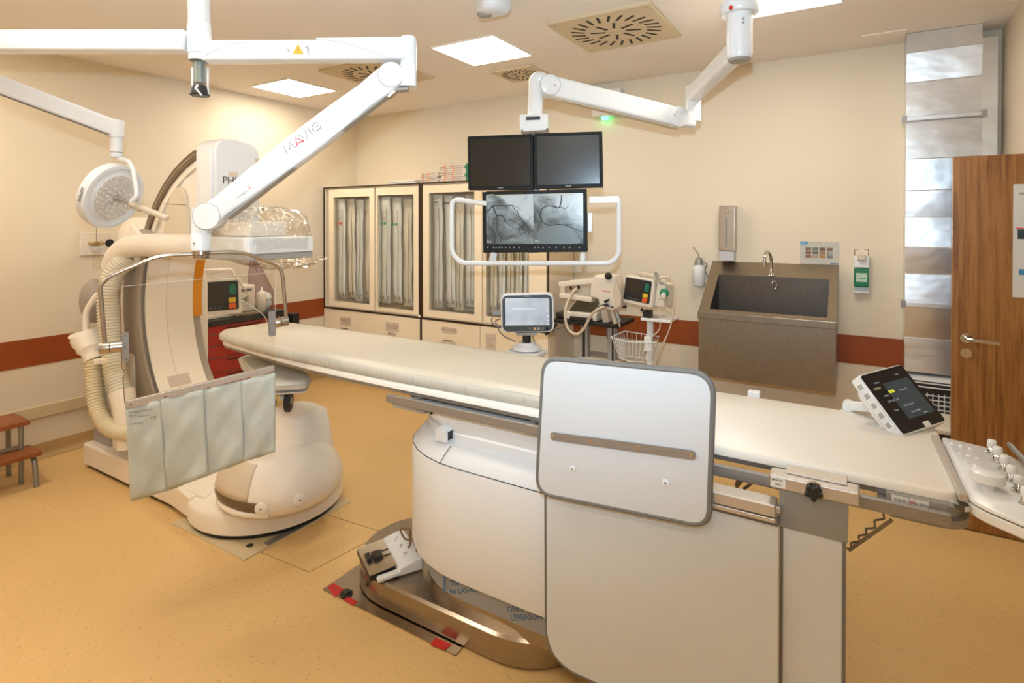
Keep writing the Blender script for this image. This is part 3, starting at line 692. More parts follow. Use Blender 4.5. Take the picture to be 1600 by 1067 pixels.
obj('clamp_top', MB().box(-.165, -.02, 1.70, 1.76, .9685, .9725), m_alu, t, bev=.0015)
obj('maker_label', MB().box(-.197, -.162, 1.6705, 1.672, .938, .962), m_paper, t)
text('label_text', 'KENEX', frame((-.178, 1.670, .957), (1, 0, 0), Zv), .0065, m_text, t)
text('label_text', 'Max load\nRef 1024', frame((-.180, 1.670, .946), (1, 0, 0), Zv), .0042, m_text, t)
obj('label_logo', MB().cyl((-.192, 1.6705, .957), (-.192, 1.6700, .957), .003, n=12), m_text, t)
kc = onY(1.655, 1271, 769)
obj('knob_washer', MB().lathe((kc.x, 1.672, kc.z+.002), (0, -1, 0), [(0, .020), (.008, .019)]), m_chrome, t)
prof = []
for k in range(60):
    a = 2*PI*k/60; r = .0185+.004*math.cos(5*a+PI/2*0+1.2); prof.append((r*math.cos(a), r*math.sin(a)))
mb = MB(); mb.loft([[V((kc.x+a*s, y, kc.z+b*s)) for a, b in prof] for y, s in ((1.664, .8), (1.660, 1), (1.648, 1), (1.643, .85))]); obj('star_knob', mb, m_black, t, ang=50)

# ================================================================== CONSOLES AT THE FOOT END
# tilted touch screen module
t = thing('touch_screen_module', 'tilted white table-side touch screen with dark display at table foot end', 'control screen', (.08, 2.28, .98))
TL, TR, BR, BL = at(1349, 587, 1.93), at(1412, 570, 2.0), at(1461, 650, 1.88), at(1407, 679, 1.80)
BR = TR+(BL-TL)*1.0
rt = (TR-TL); dn = (BL-TL); M = frame((TL+TR+BR+BL)/4, rt, -dn); w, h = rt.length, dn.length
obj('body', MB().rrect(M, w+.012, h+.012, .015, -.045, -.002), m_lacq, t, bev=.006)
obj('rear_shell', MB().rrect(M, w-.04, h-.03, .03, -.075, -.044, -.01, -.01), m_lacq, t, bev=.01)
m_scr = mat('dark_display', (.008, .009, .012), .12)
obj('display', MB().rrect(M, w+.002, h+.002, .012, -.002, .0015), m_scr, t)
m_ui = mat('ui_grey', (.02, .03, .035), .3, emit=(.06, .08, .09), es=.35)
m_uit = mat('ui_text', (.2, .22, .24), .3, emit=(.30, .34, .36), es=.5)
m_uiy = mat('ui_yellow', (.4, .4, .02), .3, emit=(.55, .55, .05), es=.6)
obj('ui_panel', MB().rrect(M, w*.62, h*.62, .003, .0015, .0018, w*.12, -h*.02), m_ui, t)
obj('ui_tab', MB().rrect(M, w*.13, h*.05, .001, .0018, .0021, -w*.12, h*.14), m_uiy, t)
obj('ui_tab', MB().rrect(M, w*.16, h*.04, .001, .0018, .0021, -w*.36, h*.24), mat('ui_olive', (.1, .1, .05), .3, emit=(.2, .2, .1), es=.5), t)
for k, (s, x, y) in enumerate([('Fluoro', -.36, .33), ('LCA  RCA  LV', -.28, -.0), ('Acq', .30, .38), ('10 cm  15', .18, .12), ('Left coronary', .02, -.12), ('Zoom  Mask', .08, -.24), ('View', .30, -.30), ('Setup', -.36, .1), ('Dose', -.38, -.15)]):
    text('ui_text', s, M @ Matrix.Translation(V((w*x*.8, h*y, .0022))), .0085, m_uit, t)
obj('ui_code_label', MB().rrect(M, .028, .018, .001, .0015, .0020, w*.08, -h*.47), m_paper, t)
for k in range(5): obj('side_button', MB().rrect(M @ Matrix.Rotation(-PI/2, 4, 'Y'), .018, .018, .003, 0, .002, -.022, h*.36-k*.034).bm and MB().box(-w/2-.0085, -w/2-.0055, h*.36-k*.034-.008, h*.36-k*.034+.008, -.032, -.014, M), m_textl, t, bev=.001)
obj('side_handle', MB().tube([M @ V((-w/2-.009, h*.12, -.008)), M @ V((-w/2-.009, -h*.38, -.008))], .0035), m_lacq, t)
j = at(1326, 634, 2.06); k2 = at(1360, 640, 2.12)
obj('swivel_arm', MB().bar(j, M @ V((-.02, .0, -.07)), .028, .034, r=.008), m_lacq, t)
obj('swivel_joint', MB().cyl(j+V((0, -.02, 0)), j+V((0, .02, 0)), .020), m_lacq, t, bev=.003)
obj('swivel_base', MB().lathe((j.x, j.y, .94), (0, 0, 1), [(0, .03), (.012, .034), (.02, .03), (j.z-.955, .022)]), m_lacq, t)
tag(obj('rail_bracket', MB().box(-.37, -.325, 2.395, 2.43, .94, .985), m_lacq, bev=.004), 'small white bracket on the far table rail right of the upper shield', 'bracket')
# control panel with knobs
t = thing('control_panel', 'white table-side control panel with capped knobs beyond the table foot', 'control panel', (.45, 2.0, .95))
zc = .985
CPn = [onZ(zc, 1470, 682), onZ(zc, 1556, 704), onZ(zc, 1580, 712)]
a, b, c = onZ(zc, 1471, 682), onZ(zc, 1560, 703), onZ(zc, 1522, 780)
ux = (b-a).normalized(); 
P = [a, b, V((b.x+.16, b.y-.30, zc)), V((c.x+.10, c.y-.10, zc)), V((c.x-.012, c.y-.01, zc))]
Pr = roundpoly(P, [.015, .03, .02, .02, .05], 6)
obj('lower_shell', MB().loft([[p+V((0, 0, -.040)) for p in Pr], [p+V((0, 0, -.012)) for p in Pr]]), m_lacq, t, bev=.006)
cc = sum(Pr, V())/len(Pr)
obj('seam', MB().loft([[p+(cc-p)*.01+V((0, 0, -.0125)) for p in Pr], [p+(cc-p)*.01+V((0, 0, -.0085)) for p in Pr]]), m_trim, t)
obj('top_shell', MB().loft([[p+V((0, 0, -.0088)) for p in Pr], [p+V((0, 0, -.002)) for p in Pr], [p+(cc-p)*.012 for p in Pr]]), m_lacq, t, ang=70)
e0, e1 = onZ(zc-.004, 1460, 684), onZ(zc-.004, 1506, 778)
obj('mounting_rail', MB().bar(e0, e1, .016, .020), m_alu, t, bev=.002)
obj('mounting_foot', MB().bar(e1+V((-.02, .02, -.025)), e1+V((.01, -.01, -.02)), .03, .012), m_chrome, t)
for i, q in enumerate([(1550, 690), (1559, 701), (1570, 715), (1581, 731), (1592, 747), (1604, 766), (1616, 788)]):
    p = onZ(zc+.02, q[0], q[1]+8); p.z = zc
    obj('joystick_collar', MB().lathe((p.x, p.y, zc), (0, 0, 1), [(0, .017), (.002, .017), (.004, .010), (.008, .011), (.011, .009), (.015, .011), (.019, .009)], 20), m_chrome, t)
    obj('joystick_cap', MB().lathe((p.x, p.y, zc+.019), (0, 0, 1), [(0, .011), (.001, .012), (.018, .011), (.021, .008)], 20), m_lacq, t, ang=50)
p = onZ(zc+.03, 1543, 744); p.z = zc
obj('lever_stem', MB().cyl((p.x+.0, p.y-.01, zc), (p.x, p.y-.01, zc+.018), .013), m_lacq, t)
obj('lever_paddle', MB().lathe((p.x, p.y, zc+.018), (0, 0, 1), [(0, .034), (.002, .036), (.022, .034), (.026, .028)], 32), m_lacq, t, ang=50)
random.seed(5)
for r in range(4):
    for s in range(3):
        p = onZ(zc+.002, 1488+r*11+s*14, 692+r*15+s*4); obj('key_button', MB().ball((p.x, p.y, zc), (.0065, .0065, .003), 10, 6), m_lacq, t)
t = tag(obj('guard_bar', MB().tube([onZ(1.01, 1578, 695), onZ(1.01, 1640, 760)], .008), m_railmetal), 'thin metal bar above the control panel at the right edge', 'bar')
# chair behind the table foot
t = thing('chair', 'beige plastic chair seat with dark base behind the table foot end', 'chair', (.42, 3.2, 0))
c = V((.40, 3.15, .44))
P = roundpoly([c+V((-.16, -.10, 0)), c+V((.2, -.12, 0)), c+V((.2, .26, 0)), c+V((-.16, .24, 0))], .06)
cs = onZ(.47, 1470, 660); cs.y -= .06
P = [V((cs.x-.13, cs.y-.12, .45)), V((cs.x+.22, cs.y-.12, .45)), V((cs.x+.22, cs.y+.26, .45)), V((cs.x-.13, cs.y+.26, .45))]
obj('seat', MB().prism(roundpoly(P, .06), (0, 0, .035)), m_cream, t, bev=.012, seg=3)
obj('seat_pan', MB().prism(roundpoly([p+(V((cs.x, cs.y, .45))-p)*.1 for p in P], .05)[0:], (0, 0, -.04)), m_dark, t)
obj('column', MB().cyl((cs.x+.05, cs.y+.06, .42), (cs.x+.05, cs.y+.06, .10), .025), m_dark, t)
for k in range(5):
    a = 2*PI*k/5; e = V((cs.x+.05+.24*math.cos(a), cs.y+.06+.24*math.sin(a), .07)); obj('leg', MB().bar((cs.x+.05, cs.y+.06, .10), e, .03, .025), m_dark, t)
    obj('caster', MB().cyl(e+V((-.012, 0, -.04)), e+V((.012, 0, -.04)), .03), m_dark, t)
# ================================================================== C-ARM X-RAY STAND
CA = V((-3.12, 0, 1.10)); CYn, CYf = 1.93, 2.23
t = carm = thing('c_arm_stand', 'large cream C-arm X-ray stand on the floor behind the hanging glass shield', 'X-ray machine', (-3.6, 2.08, 0))
MC = Matrix(((1, 0, 0, CA.x), (0, 0, 1, 0), (0, 1, 0, CA.z), (0, 0, 0, 1)))      # local x,y -> world X,Z ; local z -> world Y
m_arc = varied('warm_cream_shell', (.84, .76, .66), .02, 3, .38)
m_arcgrey = varied('warm_grey_shell', (.36, .31, .26), .03, 3, .42)
m_track = mat('bronze_track', (.16, .115, .07), .3, .4)
m_orange = varied('orange_film', (.72, .28, .02), .05, 8, .35)
deg = math.radians
# floor plate with bolts
fp = obj('floor_plate', MB().box(-3.21, -2.55, 1.66, 2.345, 0, .006), varied('cream_floor_plate', (.62, .50, .31), .03, 5, .45), t)
for x, y in ((-3.12, 1.73), (-2.64, 1.75), (-2.615, 2.245)): obj('bolt_hole', MB().cyl((x, y, .0062), (x, y, .0075), .018), m_dark, t)
m_duct2 = mat('grey_tape', (.22, .21, .19), .5, .3)
obj('grey_tape', MB().box(-2.60, -2.555, 1.80, 2.14, .0062, .0075), m_duct2, t)
# base
obj('base_rail', MB().box(-4.47, -3.02, 1.735, 2.44, .022, .168), m_arc, t, bev=.018, seg=3)
obj('base_shadow_gap', MB().box(-4.45, -3.0, 1.76, 2.42, 0, .022), m_black, t)
bc = V((-2.96, 2.085, 0))
mb = MB(); mb.lathe(bc, (0, 0, 1), [(.028, .405), (.034, .418), (.118, .418), (.135, .408), (.146, .38), (.165, .30), (.185, .2)], 64); obj('base_disc', mb, m_arc, t, ang=45)
mb = MB(); mb.lathe(bc, (0, 0, 1), [(0.007, .40), (.028, .40)], 64); obj('base_gasket', mb, m_black, t)
mb = MB(); mb.loft([[V((-3.45, y, z)) for y, z in ((1.74, .03), (2.40, .03), (2.40, .17), (1.74, .17))], [V((-3.1, y, z)) for y, z in ((1.70, .03), (2.44, .03), (2.44, .155), (1.70, .155))]]); obj('base_neck', mb, m_arc, t, bev=.015)
# upright column
def colring(z, y0, x0=-4.46, x1=-4.10, y1=2.40): return roundpoly([V((x0, y0, z)), V((x1, y0, z)), V((x1, y1, z)), V((x0, y1, z))], .03, 4)
obj('column', MB().loft([colring(.168, 1.80), colring(.45, 1.82), colring(.80, 1.90), colring(1.20, 1.97, -4.42), colring(1.34, 2.0, -4.38, -4.15), colring(1.38, 2.06, -4.34, -4.2)]), m_arc, t, ang=60)
obj('column_side_panel', MB().prism([(-4.455, 1.790, .170), (-4.20, 1.790, .170), (-4.28, 1.808, .46), (-4.44, 1.808, .50)], (0, .02, 0)), m_grey, t, bev=.005)
# the big curved arc
a0, a1 = deg(106), deg(268)
obj('c_arc', MB().annulus(MC, .945, 1.035, a0, a1, CYn, CYf, 70), m_arc, t, ang=45)
obj('arc_track', MB().annulus(MC, .985, 1.04, deg(107), deg(155), CYn-.012, CYn+.004, 40), m_track, t)
obj('arc_track_line', MB().annulus(MC, 1.012, 1.018, deg(107), deg(155), CYn-.0135, CYn-.011, 40), mat('track_line', (.45, .38, .28), .3, .5), t)
obj('arc_cable_cover', MB().annulus(MC, .90, .955, deg(96), deg(150), CYn+.02, CYf-.02, 40), m_arc, t, ang=45)
# curved sleeve that carries the arc, wide inner face towards the patient
s0, s1 = deg(158), deg(232)
obj('sleeve', MB().annulus(MC, .925, 1.15, s0, s1, 1.895, 2.30, 40), m_arcgrey, t, bev=.01)
obj('sleeve_inner_panel', MB().annulus(MC, .905, .927, s0+deg(.5), s1-deg(.5), 1.92, 2.235, 40), m_arc, t, ang=45)
obj('panel_seam', MB().annulus(MC, .903, .9055, s0+deg(.5), s1-deg(.5), 2.055, 2.0575, 30), m_beige, t)
obj('panel_edge_line', MB().annulus(MC, .903, .926, s0, s1, 1.911, 1.9165, 30), m_trim, t)
obj('orange_strip', MB().annulus(MC, .905, .935, deg(160), deg(187), 2.237, 2.302, 30), m_orange, t)
obj('pale_label', MB().annulus(MC, .9035, .9045, deg(211), deg(216), 1.99, 2.13, 6), mat('pale_pink_label', (.62, .50, .44), .5), t)
obj('sleeve_cover', MB().annulus(MC, .96, 1.12, deg(150), deg(164), 1.86, 2.28, 14), m_arc, t, bev=.02, seg=3)
# horizontal hose cover sweeping over the front of the arc
pts = catmull([(-4.30, 1.84, 1.36), (-4.20, 1.83, 1.44), (-4.03, 1.83, 1.50), (-3.80, 1.83, 1.515), (-3.5, 1.84, 1.515), (-3.24, 1.86, 1.51)], 8)
obj('hose_cover', MB().tube(pts, .072, 20, ref=(0, 0, 1), ry=.055), m_arc, t)
obj('cover_tip', MB().ball((-3.24, 1.86, 1.51), (.05, .055, .071)), m_arc, t)
# lower step of collar
# rounded pivot housings above
p = onY(2.0, 212, 368); obj('pivot_dome', MB().lathe((p.x-.02, 1.93, p.z-.02), (0, 1, 0), [(0, .07), (.02, .12), (.06, .145), (.24, .15), (.3, .12)], 32), m_arc, t, ang=50)
p = onY(1.88, 220, 372); obj('pivot_cap', MB().lathe((p.x, 1.86, p.z-.03), (-.2, 1, 0), [(0, .05), (.02, .085), (.07, .095), (.1, .08)], 28), m_arcgrey, t, ang=50)
# shark-fin cover on the near side
fin = [onY(1.90, *q) for q in [(252, 375), (262, 320), (268, 300), (279, 292), (287, 302), (290, 325), (296, 375)]]
obj('fin_cover', MB().prism(catmull(fin[:], 4), (0, .05, 0)), m_beige, t, bev=.008)
f2 = [onY(1.925, *q) for q in [(240, 395), (262, 330), (287, 280), (316, 262), (320, 395)]]
obj('near_side_cover', MB().prism(f2, (0, .20, 0)), m_arc, t, bev=.01)
a, b = onY(1.899, 255, 318), onY(1.899, 291, 320); obj('fin_seam', MB().bar(a, b, .003, .003), m_trim, t)
# detector lift housing
hx0, hx1, hy0, hy1 = -3.385, -3.18, 1.900, 2.185
hp = [V((0, hy0, 1.60)), V((0, hy0, 2.10)), V((0, hy0+.04, 2.15)), V((0, hy0+.12, 2.155)), V((0, hy1-.04, 2.135)), V((0, hy1, 2.10)), V((0, hy1, 1.60))]
mb = MB(); mb.loft([[V((x, p.y, p.z)) for p in roundpoly(hp, .04, 4)] for x in (hx0, hx1)]); obj('detector_housing', mb, m_white, t, bev=.022, seg=4)
obj('housing_corner_strip', MB().bar((-3.265, hy0-.003, 1.60), (-3.265, hy0-.003, 2.09), .12, .016, up=(0, 1, 0), r=.007), m_lacq, t)
obj('logo_shield', MB().box(hx1+.0005, hx1+.003, 1.981, 2.038, 1.932, 1.958), m_beige, t)
text('lettering', 'PHILIPS', frame((hx1+.0015, 1.942, 1.904), (0, 1, 0), Zv), .0605, mat('bronze_lettering', (.10, .07, .045), .4), t, align='LEFT', ext=.001)
obj('housing_latch', MB().box(hx1-.02, hx1+.006, hy1-.03, hy1+.008, 2.03, 2.055), m_beige, t, bev=.003)
obj('lift_column', MB().box(-3.36, -2.90, 1.93, 2.17, 1.576, 1.66), m_arc, t, bev=.01)
# flat detector
MD = Matrix.Translation(V((-2.985, 2.05, 0)))
obj('detector_lip', MB().rrect(MD, .42, .43, .03, 1.448, 1.482), m_grey, t, bev=.006)
obj('detector', MB().rrect(MD, .43, .44, .03, 1.4825, 1.575), m_lacq, t, bev=.012, seg=3)
# tube housing low in front
tc = V((-2.715, 1.99, 0))
PROF = [(.150, .22), (.160, .27), (.195, .305), (.235, .318), (.275, .316), (.33, .298), (.385, .262), (.425, .215), (.450, .15), (.458, .08)]
def rad(z):
    for (z0, r0), (z1, r1) in zip(PROF, PROF[1:]):
        if z0 <= z <= z1: return r0+(r1-r0)*(z-z0)/(z1-z0)
    return PROF[0][1]
def dr(z, a, b, dx=0, dy=0, p=2.2): return [V((q.x+dx, q.y+dy, z)) for q in superell(tc.x, tc.y, a, b, 56, p)]
mb = MB(); mb.loft([dr(z, r*1.03, r*.98) for z, r in PROF])
obj('tube_cover', mb, m_arc, t, ang=75)
def dome_patch(name, A0, A1, z0, z1, off, m, na=30, nz=6, taper=False):
    rows = []
    for i in range(na+1):
        a = deg(A0+(A1-A0)*i/na); row = []; k = min(1, i/(na*.35)) if taper else 1
        for j in range(nz+1):
            z = z0+(z1-z0)*k*j/nz; r = rad(z)+off; c, s_ = math.cos(a), math.sin(a); p = 2.2
            row.append(V((tc.x+r*1.03*abs(c)**(2/p)*(1 if c >= 0 else -1), tc.y+r*.98*abs(s_)**(2/p)*(1 if s_ >= 0 else -1), z)))
        rows.append(row)
    o = obj(name, MB().loft(rows, closed=False), m, t, ang=70); sl = o.modifiers.new('thickness', 'SOLIDIFY'); sl.thickness = .002; return o
dome_patch('recess_channel', 215, 303, .205, .262, .002, m_track, taper=True)
dome_patch('inner_plate', 205, 292, .264, .44, .0025, m_beige)
pts = []
for i in range(31):
    a = deg(200+112*i/30); r = rad(.195)+.006; pts.append(V((tc.x+r*1.03*math.cos(a), tc.y+r*.98*math.sin(a), .195)))
obj('lower_lip', MB().tube(pts, .016, 10, ref=(0, 0, 1), ry=.012), m_arc, t)
mb = MB(); mb.loft([dr(z, a, b, -.02, .12, 3) for z, a, b in ((.38, .20, .16), (.50, .175, .15), (.575, .15, .14), (.595, .11, .11))]); obj('tube_head', mb, m_arc, t, ang=60)
for A, z in ((306, .235), (338, .25)):
    a = deg(A); n = V((math.cos(a), math.sin(a), .05)).normalized(); p = V((tc.x+rad(z)*1.03*math.cos(a), tc.y+rad(z)*.98*math.sin(a), z))
    obj('round_cap', MB().lathe(p-n*.02, n, [(0, .032), (.030, .032), (.034, .026)], 24), m_arc, t); obj('cap_screw', MB().cyl(p+n*.0145, p+n*.016, .004, n=10), m_dark, t)
# corrugated hoses
m_hose = varied('ribbed_hose', (.64, .59, .46), .03, 8, .45); m_hose2 = varied('yellowed_hose', (.66, .57, .38), .03, 8, .45)
def hose(name, P, r, rib=.0045, m=m_hose, pitch=.020):
    pts = catmull(P, 10); L = [0]
    for a, b in zip(pts, pts[1:]): L.append(L[-1]+(b-a).length)
    n = int(L[-1]/(pitch/4)); out = []; rr = []; j = 0
    for i in range(n+1):
        s = L[-1]*i/n
        while j < len(L)-2 and L[j+1] < s: j += 1
        out.append(pts[j].lerp(pts[j+1], (s-L[j])/max(1e-6, L[j+1]-L[j]))); rr.append(r+(rib if i % 4 in (0, 1) else -rib*.2))
    return MB().tube(out, rr, 14)
obj('ribbed_hose', hose('h', [at(203, 400, 3.72), at(180, 425, 3.70), at(170, 460, 3.68), at(172, 520, 3.66), at(180, 580, 3.62), at(190, 620, 3.58)], .062), m_hose, t, ang=80)
obj('hose_boot', MB().tube([at(190, 610, 3.58), at(196, 640, 3.56), at(200, 700, 3.54)], [.072, .068, .062], 16), m_arc, t)
obj('funnel', MB().tube(catmull([at(133, 527, 3.70), at(140, 540, 3.68), at(148, 562, 3.66)], 4), [.085]*3+[.078]*3+[.060]*3, 20), m_arc, t)
obj('funnel_lid', MB().ball(at(132, 525, 3.70), (.088, .088, .03), 20, 8), m_arc, t)
obj('return_hose', hose('h', [at(146, 560, 3.66), at(147, 590, 3.64), at(150, 625, 3.6), at(160, 655, 3.56), at(180, 672, 3.52), at(215, 678, 3.48)], .048, m=m_hose2), m_hose2, t, ang=80)
obj('inner_hose', MB().tube(catmull([at(157, 580, 3.74), at(162, 610, 3.72), at(175, 630, 3.70), at(190, 640, 3.68)], 6), .034, 14), m_arc, t)
obj('hose_clamp', MB().bar(at(150, 565, 3.60), at(172, 563, 3.58), .03, .036, r=.006), m_arc, t)
obj('clamp_screw', MB().cyl(at(158, 565, 3.585), at(158, 565, 3.575), .005, n=10), m_dark, t)
obj('motor_housing', MB().ball(at(147, 470, 3.85), (.11, .08, .15)), m_arcgrey, t)
obj('handle_loop', MB().tube(catmull([at(135, 515, 3.7), at(135, 490, 3.7), at(142, 475, 3.7), at(155, 460, 3.7), at(165, 470, 3.72)], 6), .020, 12), m_arc, t)
# crinkled clear plastic cover over the detector
t2 = thing('plastic_cover', 'crinkled clear plastic bag stretched over the square detector', 'plastic cover', (-2.98, 2.05, 1.57))
random.seed(11)
rings = []
for (s, z) in ((1.04, 1.50), (1.03, 1.55), (1.0, 1.62), (.93, 1.68), (.80, 1.72), (.55, 1.74), (.2, 1.745)):
    r = []
    P = superell(-2.985, 2.05, .225*s, .235*s, 56, 4)
    for k, p in enumerate(P): r.append(V((p.x+random.uniform(-.010, .010), p.y+random.uniform(-.010, .010), z+random.uniform(-.012, .012))))
    rings.append(r)
obj('bag', MB().loft(rings, cap=False), m_plastic, t2, smooth=True, ang=12)
rings = []
for (s, z) in ((1.03, 1.446), (.9, 1.43), (.6, 1.40), (.3, 1.39)):
    r = []
    P = superell(-2.90, 2.12, .235*s, .235*s, 48, 3)
    for k, p in enumerate(P): r.append(V((p.x+random.uniform(-.006, .006), p.y+random.uniform(-.006, .006), z+random.uniform(-.012, .012))))
    rings.append(r)
obj('bag_bottom', MB().loft(rings, cap=False), m_plastic, t2, smooth=True, ang=12)

# ================================================================== RED CART behind the shield, with things on it
cx0, cx1, cy0, cy1, cz = -4.885, -4.37, 2.50, 3.22, .885
m_cartred = varied('red_enamel', (.42, .018, .015), .04, 4, .32); m_cartred2 = mat('dark_red_groove', (.10, .008, .008), .4)
t = thing('drawer_cart', 'red drawer cart with black worktop against the left wall', 'medical cart', ((cx0+cx1)/2, (cy0+cy1)/2, 0))
obj('body', MB().box(cx0, cx1-.02, cy0, cy1, .12, .833), varied('cart_side', (.50, .42, .30), .03, 4, .5), t, bev=.01)
zs = [.14, .30, .45, .57, .67, .76, .832]
for a, b in zip(zs, zs[1:]):
    d = obj('drawer', MB().box(cx1-.02, cx1, cy0+.05, cy1-.03, a+.004, b-.004), m_cartred, t, bev=.004)
    obj('handle', MB().box(cx1-.001, cx1+.006, cy0+.20, cy0+.52, b-.035, b-.020), m_cartred2, d)
obj('worktop', MB().box(cx0, cx1+.03, cy0-.01, cy1+.02, .834, cz), m_dark, t, bev=.012, seg=3)
obj('side_handle', MB().tube(fillet([(cx1-.05, cy1+.02, .82), (cx1-.05, cy1+.08, .83), (cx0+.2, cy1+.08, .83), (cx0+.2, cy1+.02, .82)], .03), .012), m_black, t)
obj('side_bin', MB().box(cx1-.10, cx1+.02, cy1+.10, cy1+.17, .72, .83), m_black, t, bev=.008)
for x in (cx0+.07, cx1-.07):
    for y in (cy0+.07, cy1-.07): obj('caster', MB().cyl((x-.015, y, .05), (x+.015, y, .05), .05), m_black, t); 
for x in (cx0+.07, cx1-.07):
    for y in (cy0+.07, cy1-.07): obj('caster_stem', MB().cyl((x, y, .05), (x, y, .125), .014), m_grey, t)
# defibrillator on the cart
def monitor_box(par, M, w, h, d, scr=(.62, .78), greens=True):
    obj('casing', MB().rrect(M, w, h, .02, -d, 0), m_cream, par, bev=.012, seg=3)
    obj('front_bezel', MB().rrect(M, w*.88, h*.78, .012, 0, .004, -w*.02, h*.03), m_dark, par)
    obj('screen', MB().rrect(M, w*.46, h*.46, .004, .004, .0055, -w*.14, h*.12), mat('dim_screen', (.035, .028, .02), .2), par)
    obj('energy_dial', MB().rrect(M, w*.15, h*.30, w*.07, .004, .012, w*.29, h*.18), mat('green_dial', (.01, .16, .09), .35), par, bev=.003)
    obj('yellow_button', MB().rrect(M, w*.16, h*.13, .004, .004, .011, w*.27, -h*.10), mat('yellow_key', (.75, .45, .03), .4), par)
    obj('orange_button', MB().rrect(M, w*.16, h*.15, .004, .004, .011, w*.27, -h*.26), mat('orange_key', (.75, .12, .02), .4), par)
    for k in range(4): obj('soft_key', MB().rrect(M, w*.03, h*.02, .001, .004, .006, -w*.30+k*w*.10, -h*.28), m_textl, par)
dm = frame((-4.40, 2.66, 1.055), (.30, .95, 0), (-.12, 0, 1))
t = thing('defibrillator', 'beige defibrillator with green and orange keys on the red cart behind the glass shield', 'defibrillator', (-4.48, 2.66, cz))
monitor_box(t, dm, .34, .30, .16)
obj('base_foot', MB().box(-4.66, -4.38, 2.50, 2.84, cz+.001, .92), m_cream, t, bev=.01)
obj('top_handle', MB().tube(fillet([dm @ V((-.14, .14, -.08)), dm @ V((-.13, .22, -.08)), dm @ V((.13, .22, -.08)), dm @ V((.14, .14, -.08))], .04), .016), m_cream, t)
obj('lead_cable', MB().tube(catmull([dm @ V((-.06, .19, -.02)), dm @ V((.06, .20, .03)), dm @ V((.16, .08, .05)), dm @ V((.22, -.03, .02)), dm @ V((.20, -.12, .01))], 8), .006, 8), m_beige, t)
t = thing('suction_unit', 'cream medical box with round green dial and carry slot on the red cart', 'medical device', (-4.58, 2.93, cz))
obj('casing', MB().box(-4.70, -4.48, 2.86, 3.04, cz+.001, 1.12), m_cream, t, bev=.02, seg=3)
obj('carry_slot', MB().box(-4.481, -4.4785, 2.88, 3.00, 1.065, 1.09), m_trim, t, bev=.001)
obj('gauge', MB().lathe((-4.48, 2.95, 1.0), (1, 0, 0), [(0, .03), (.008, .028), (.01, .018)], 24), m_chrome, t)
obj('port', MB().lathe((-4.48, 2.89, 1.0), (1, 0, 0), [(0, .018), (.02, .016)], 20), mat('teal_plastic', (.03, .22, .22), .4), t)
obj('tube', MB().tube(catmull([(-4.46, 2.89, 1.0), (-4.36, 2.92, .95), (-4.32, 3.02, .84), (-4.33, 3.03, .70), (-4.34, 2.97, .58)], 8), .004, 8), m_textw, t)
t = thing('lotion_bottle', 'cream cylindrical bottle with pointed nozzle on the red cart', 'bottle', (-4.46, 3.08, cz))
obj('bottle_body', MB().lathe((-4.46, 3.08, cz+.001), (0, 0, 1), [(0, .036), (.004, .040), (.15, .040), (.165, .032), (.17, .014)], 24), m_cream, t, ang=50)
obj('nozzle', MB().lathe((-4.46, 3.08, cz+.171), (0, 0, 1), [(0, .014), (.02, .010), (.04, .004)], 16), m_lacq, t)
t = thing('mask_bag', 'crumpled clear bag with purple print and white mask on the right of the red cart', 'supply bag', (-4.6, 3.16, cz))
random.seed(8); rings = []
for (s, z) in ((1.0, cz+.02), (1.15, .96), (1.2, 1.04), (1.1, 1.12), (.85, 1.2), (.5, 1.27), (.2, 1.33)):
    rings.append([V((p.x+random.uniform(-.012, .012)+(z-cz)*-.1, p.y+random.uniform(-.012, .012)-(z-cz)*.2, z+random.uniform(-.008, .008))) for p in superell(-4.60, 3.205, .08*s, .085*s, 26, 2)])
obj('bag', MB().loft(rings, cap=False), see('purple_tint_plastic', (.80, .70, .78), .06, .1, 1.0, 30), t, ang=10)
obj('white_mask', MB().ball((-4.52, 3.165, cz+.078), (.045, .055, .075)), m_white, t)
for y in (3.145, 3.185): obj('mask_port', MB().lathe((-4.485, y, .97), (1, 0, .1), [(0, .014), (.012, .012)], 16), m_grey, t)
t = tag(obj('instrument_tray', MB().rrect(Matrix.Translation(V((-4.37, 2.90, cz+.002))), .035, .26, .01, 0, .018), m_steel, bev=.003), 'small shiny steel tray at the front of the red cart worktop', 'tray')

# ================================================================== HANGING GLASS LEAD SHIELD
HA, HB = at(195, 632, 2.28), at(430, 575, 2.60)
vp = VP(HA, HB)
t = thing('hanging_glass_shield', 'clear hanging radiation shield with steel hoop frame and grey curtain flaps', 'radiation shield', vp.pt(314, 632))
m_tube = brushed('hoop_steel', (.48, .43, .38), .25, (20, 20, 20), .03, 0)
pl = [(163, 535), (157, 500), (155, 470), (157, 450), (172, 432), (205, 416), (245, 400), (275, 397), (302, 397)]
obj('hoop_tube', MB().tube(fillet(vp.pts([(164, 537), (156, 446), (170, 432), (246, 400), (302, 397)]), .05, 8), .0085, 14), m_tube, t)
obj('hoop_tube', MB().tube(fillet(vp.pts([(328, 395), (378, 393), (437, 416), (442, 432), (447, 496)]), .05, 8), .0085, 14), m_tube, t)
hc = vp.pt(314, 398)
obj('hub_ring', MB().lathe(hc-Zv*.017, (0, 0, 1), [(0, .031), (.015, .033), (.017, .030), (.019, .033), (.034, .033)], 32), m_tube, t)
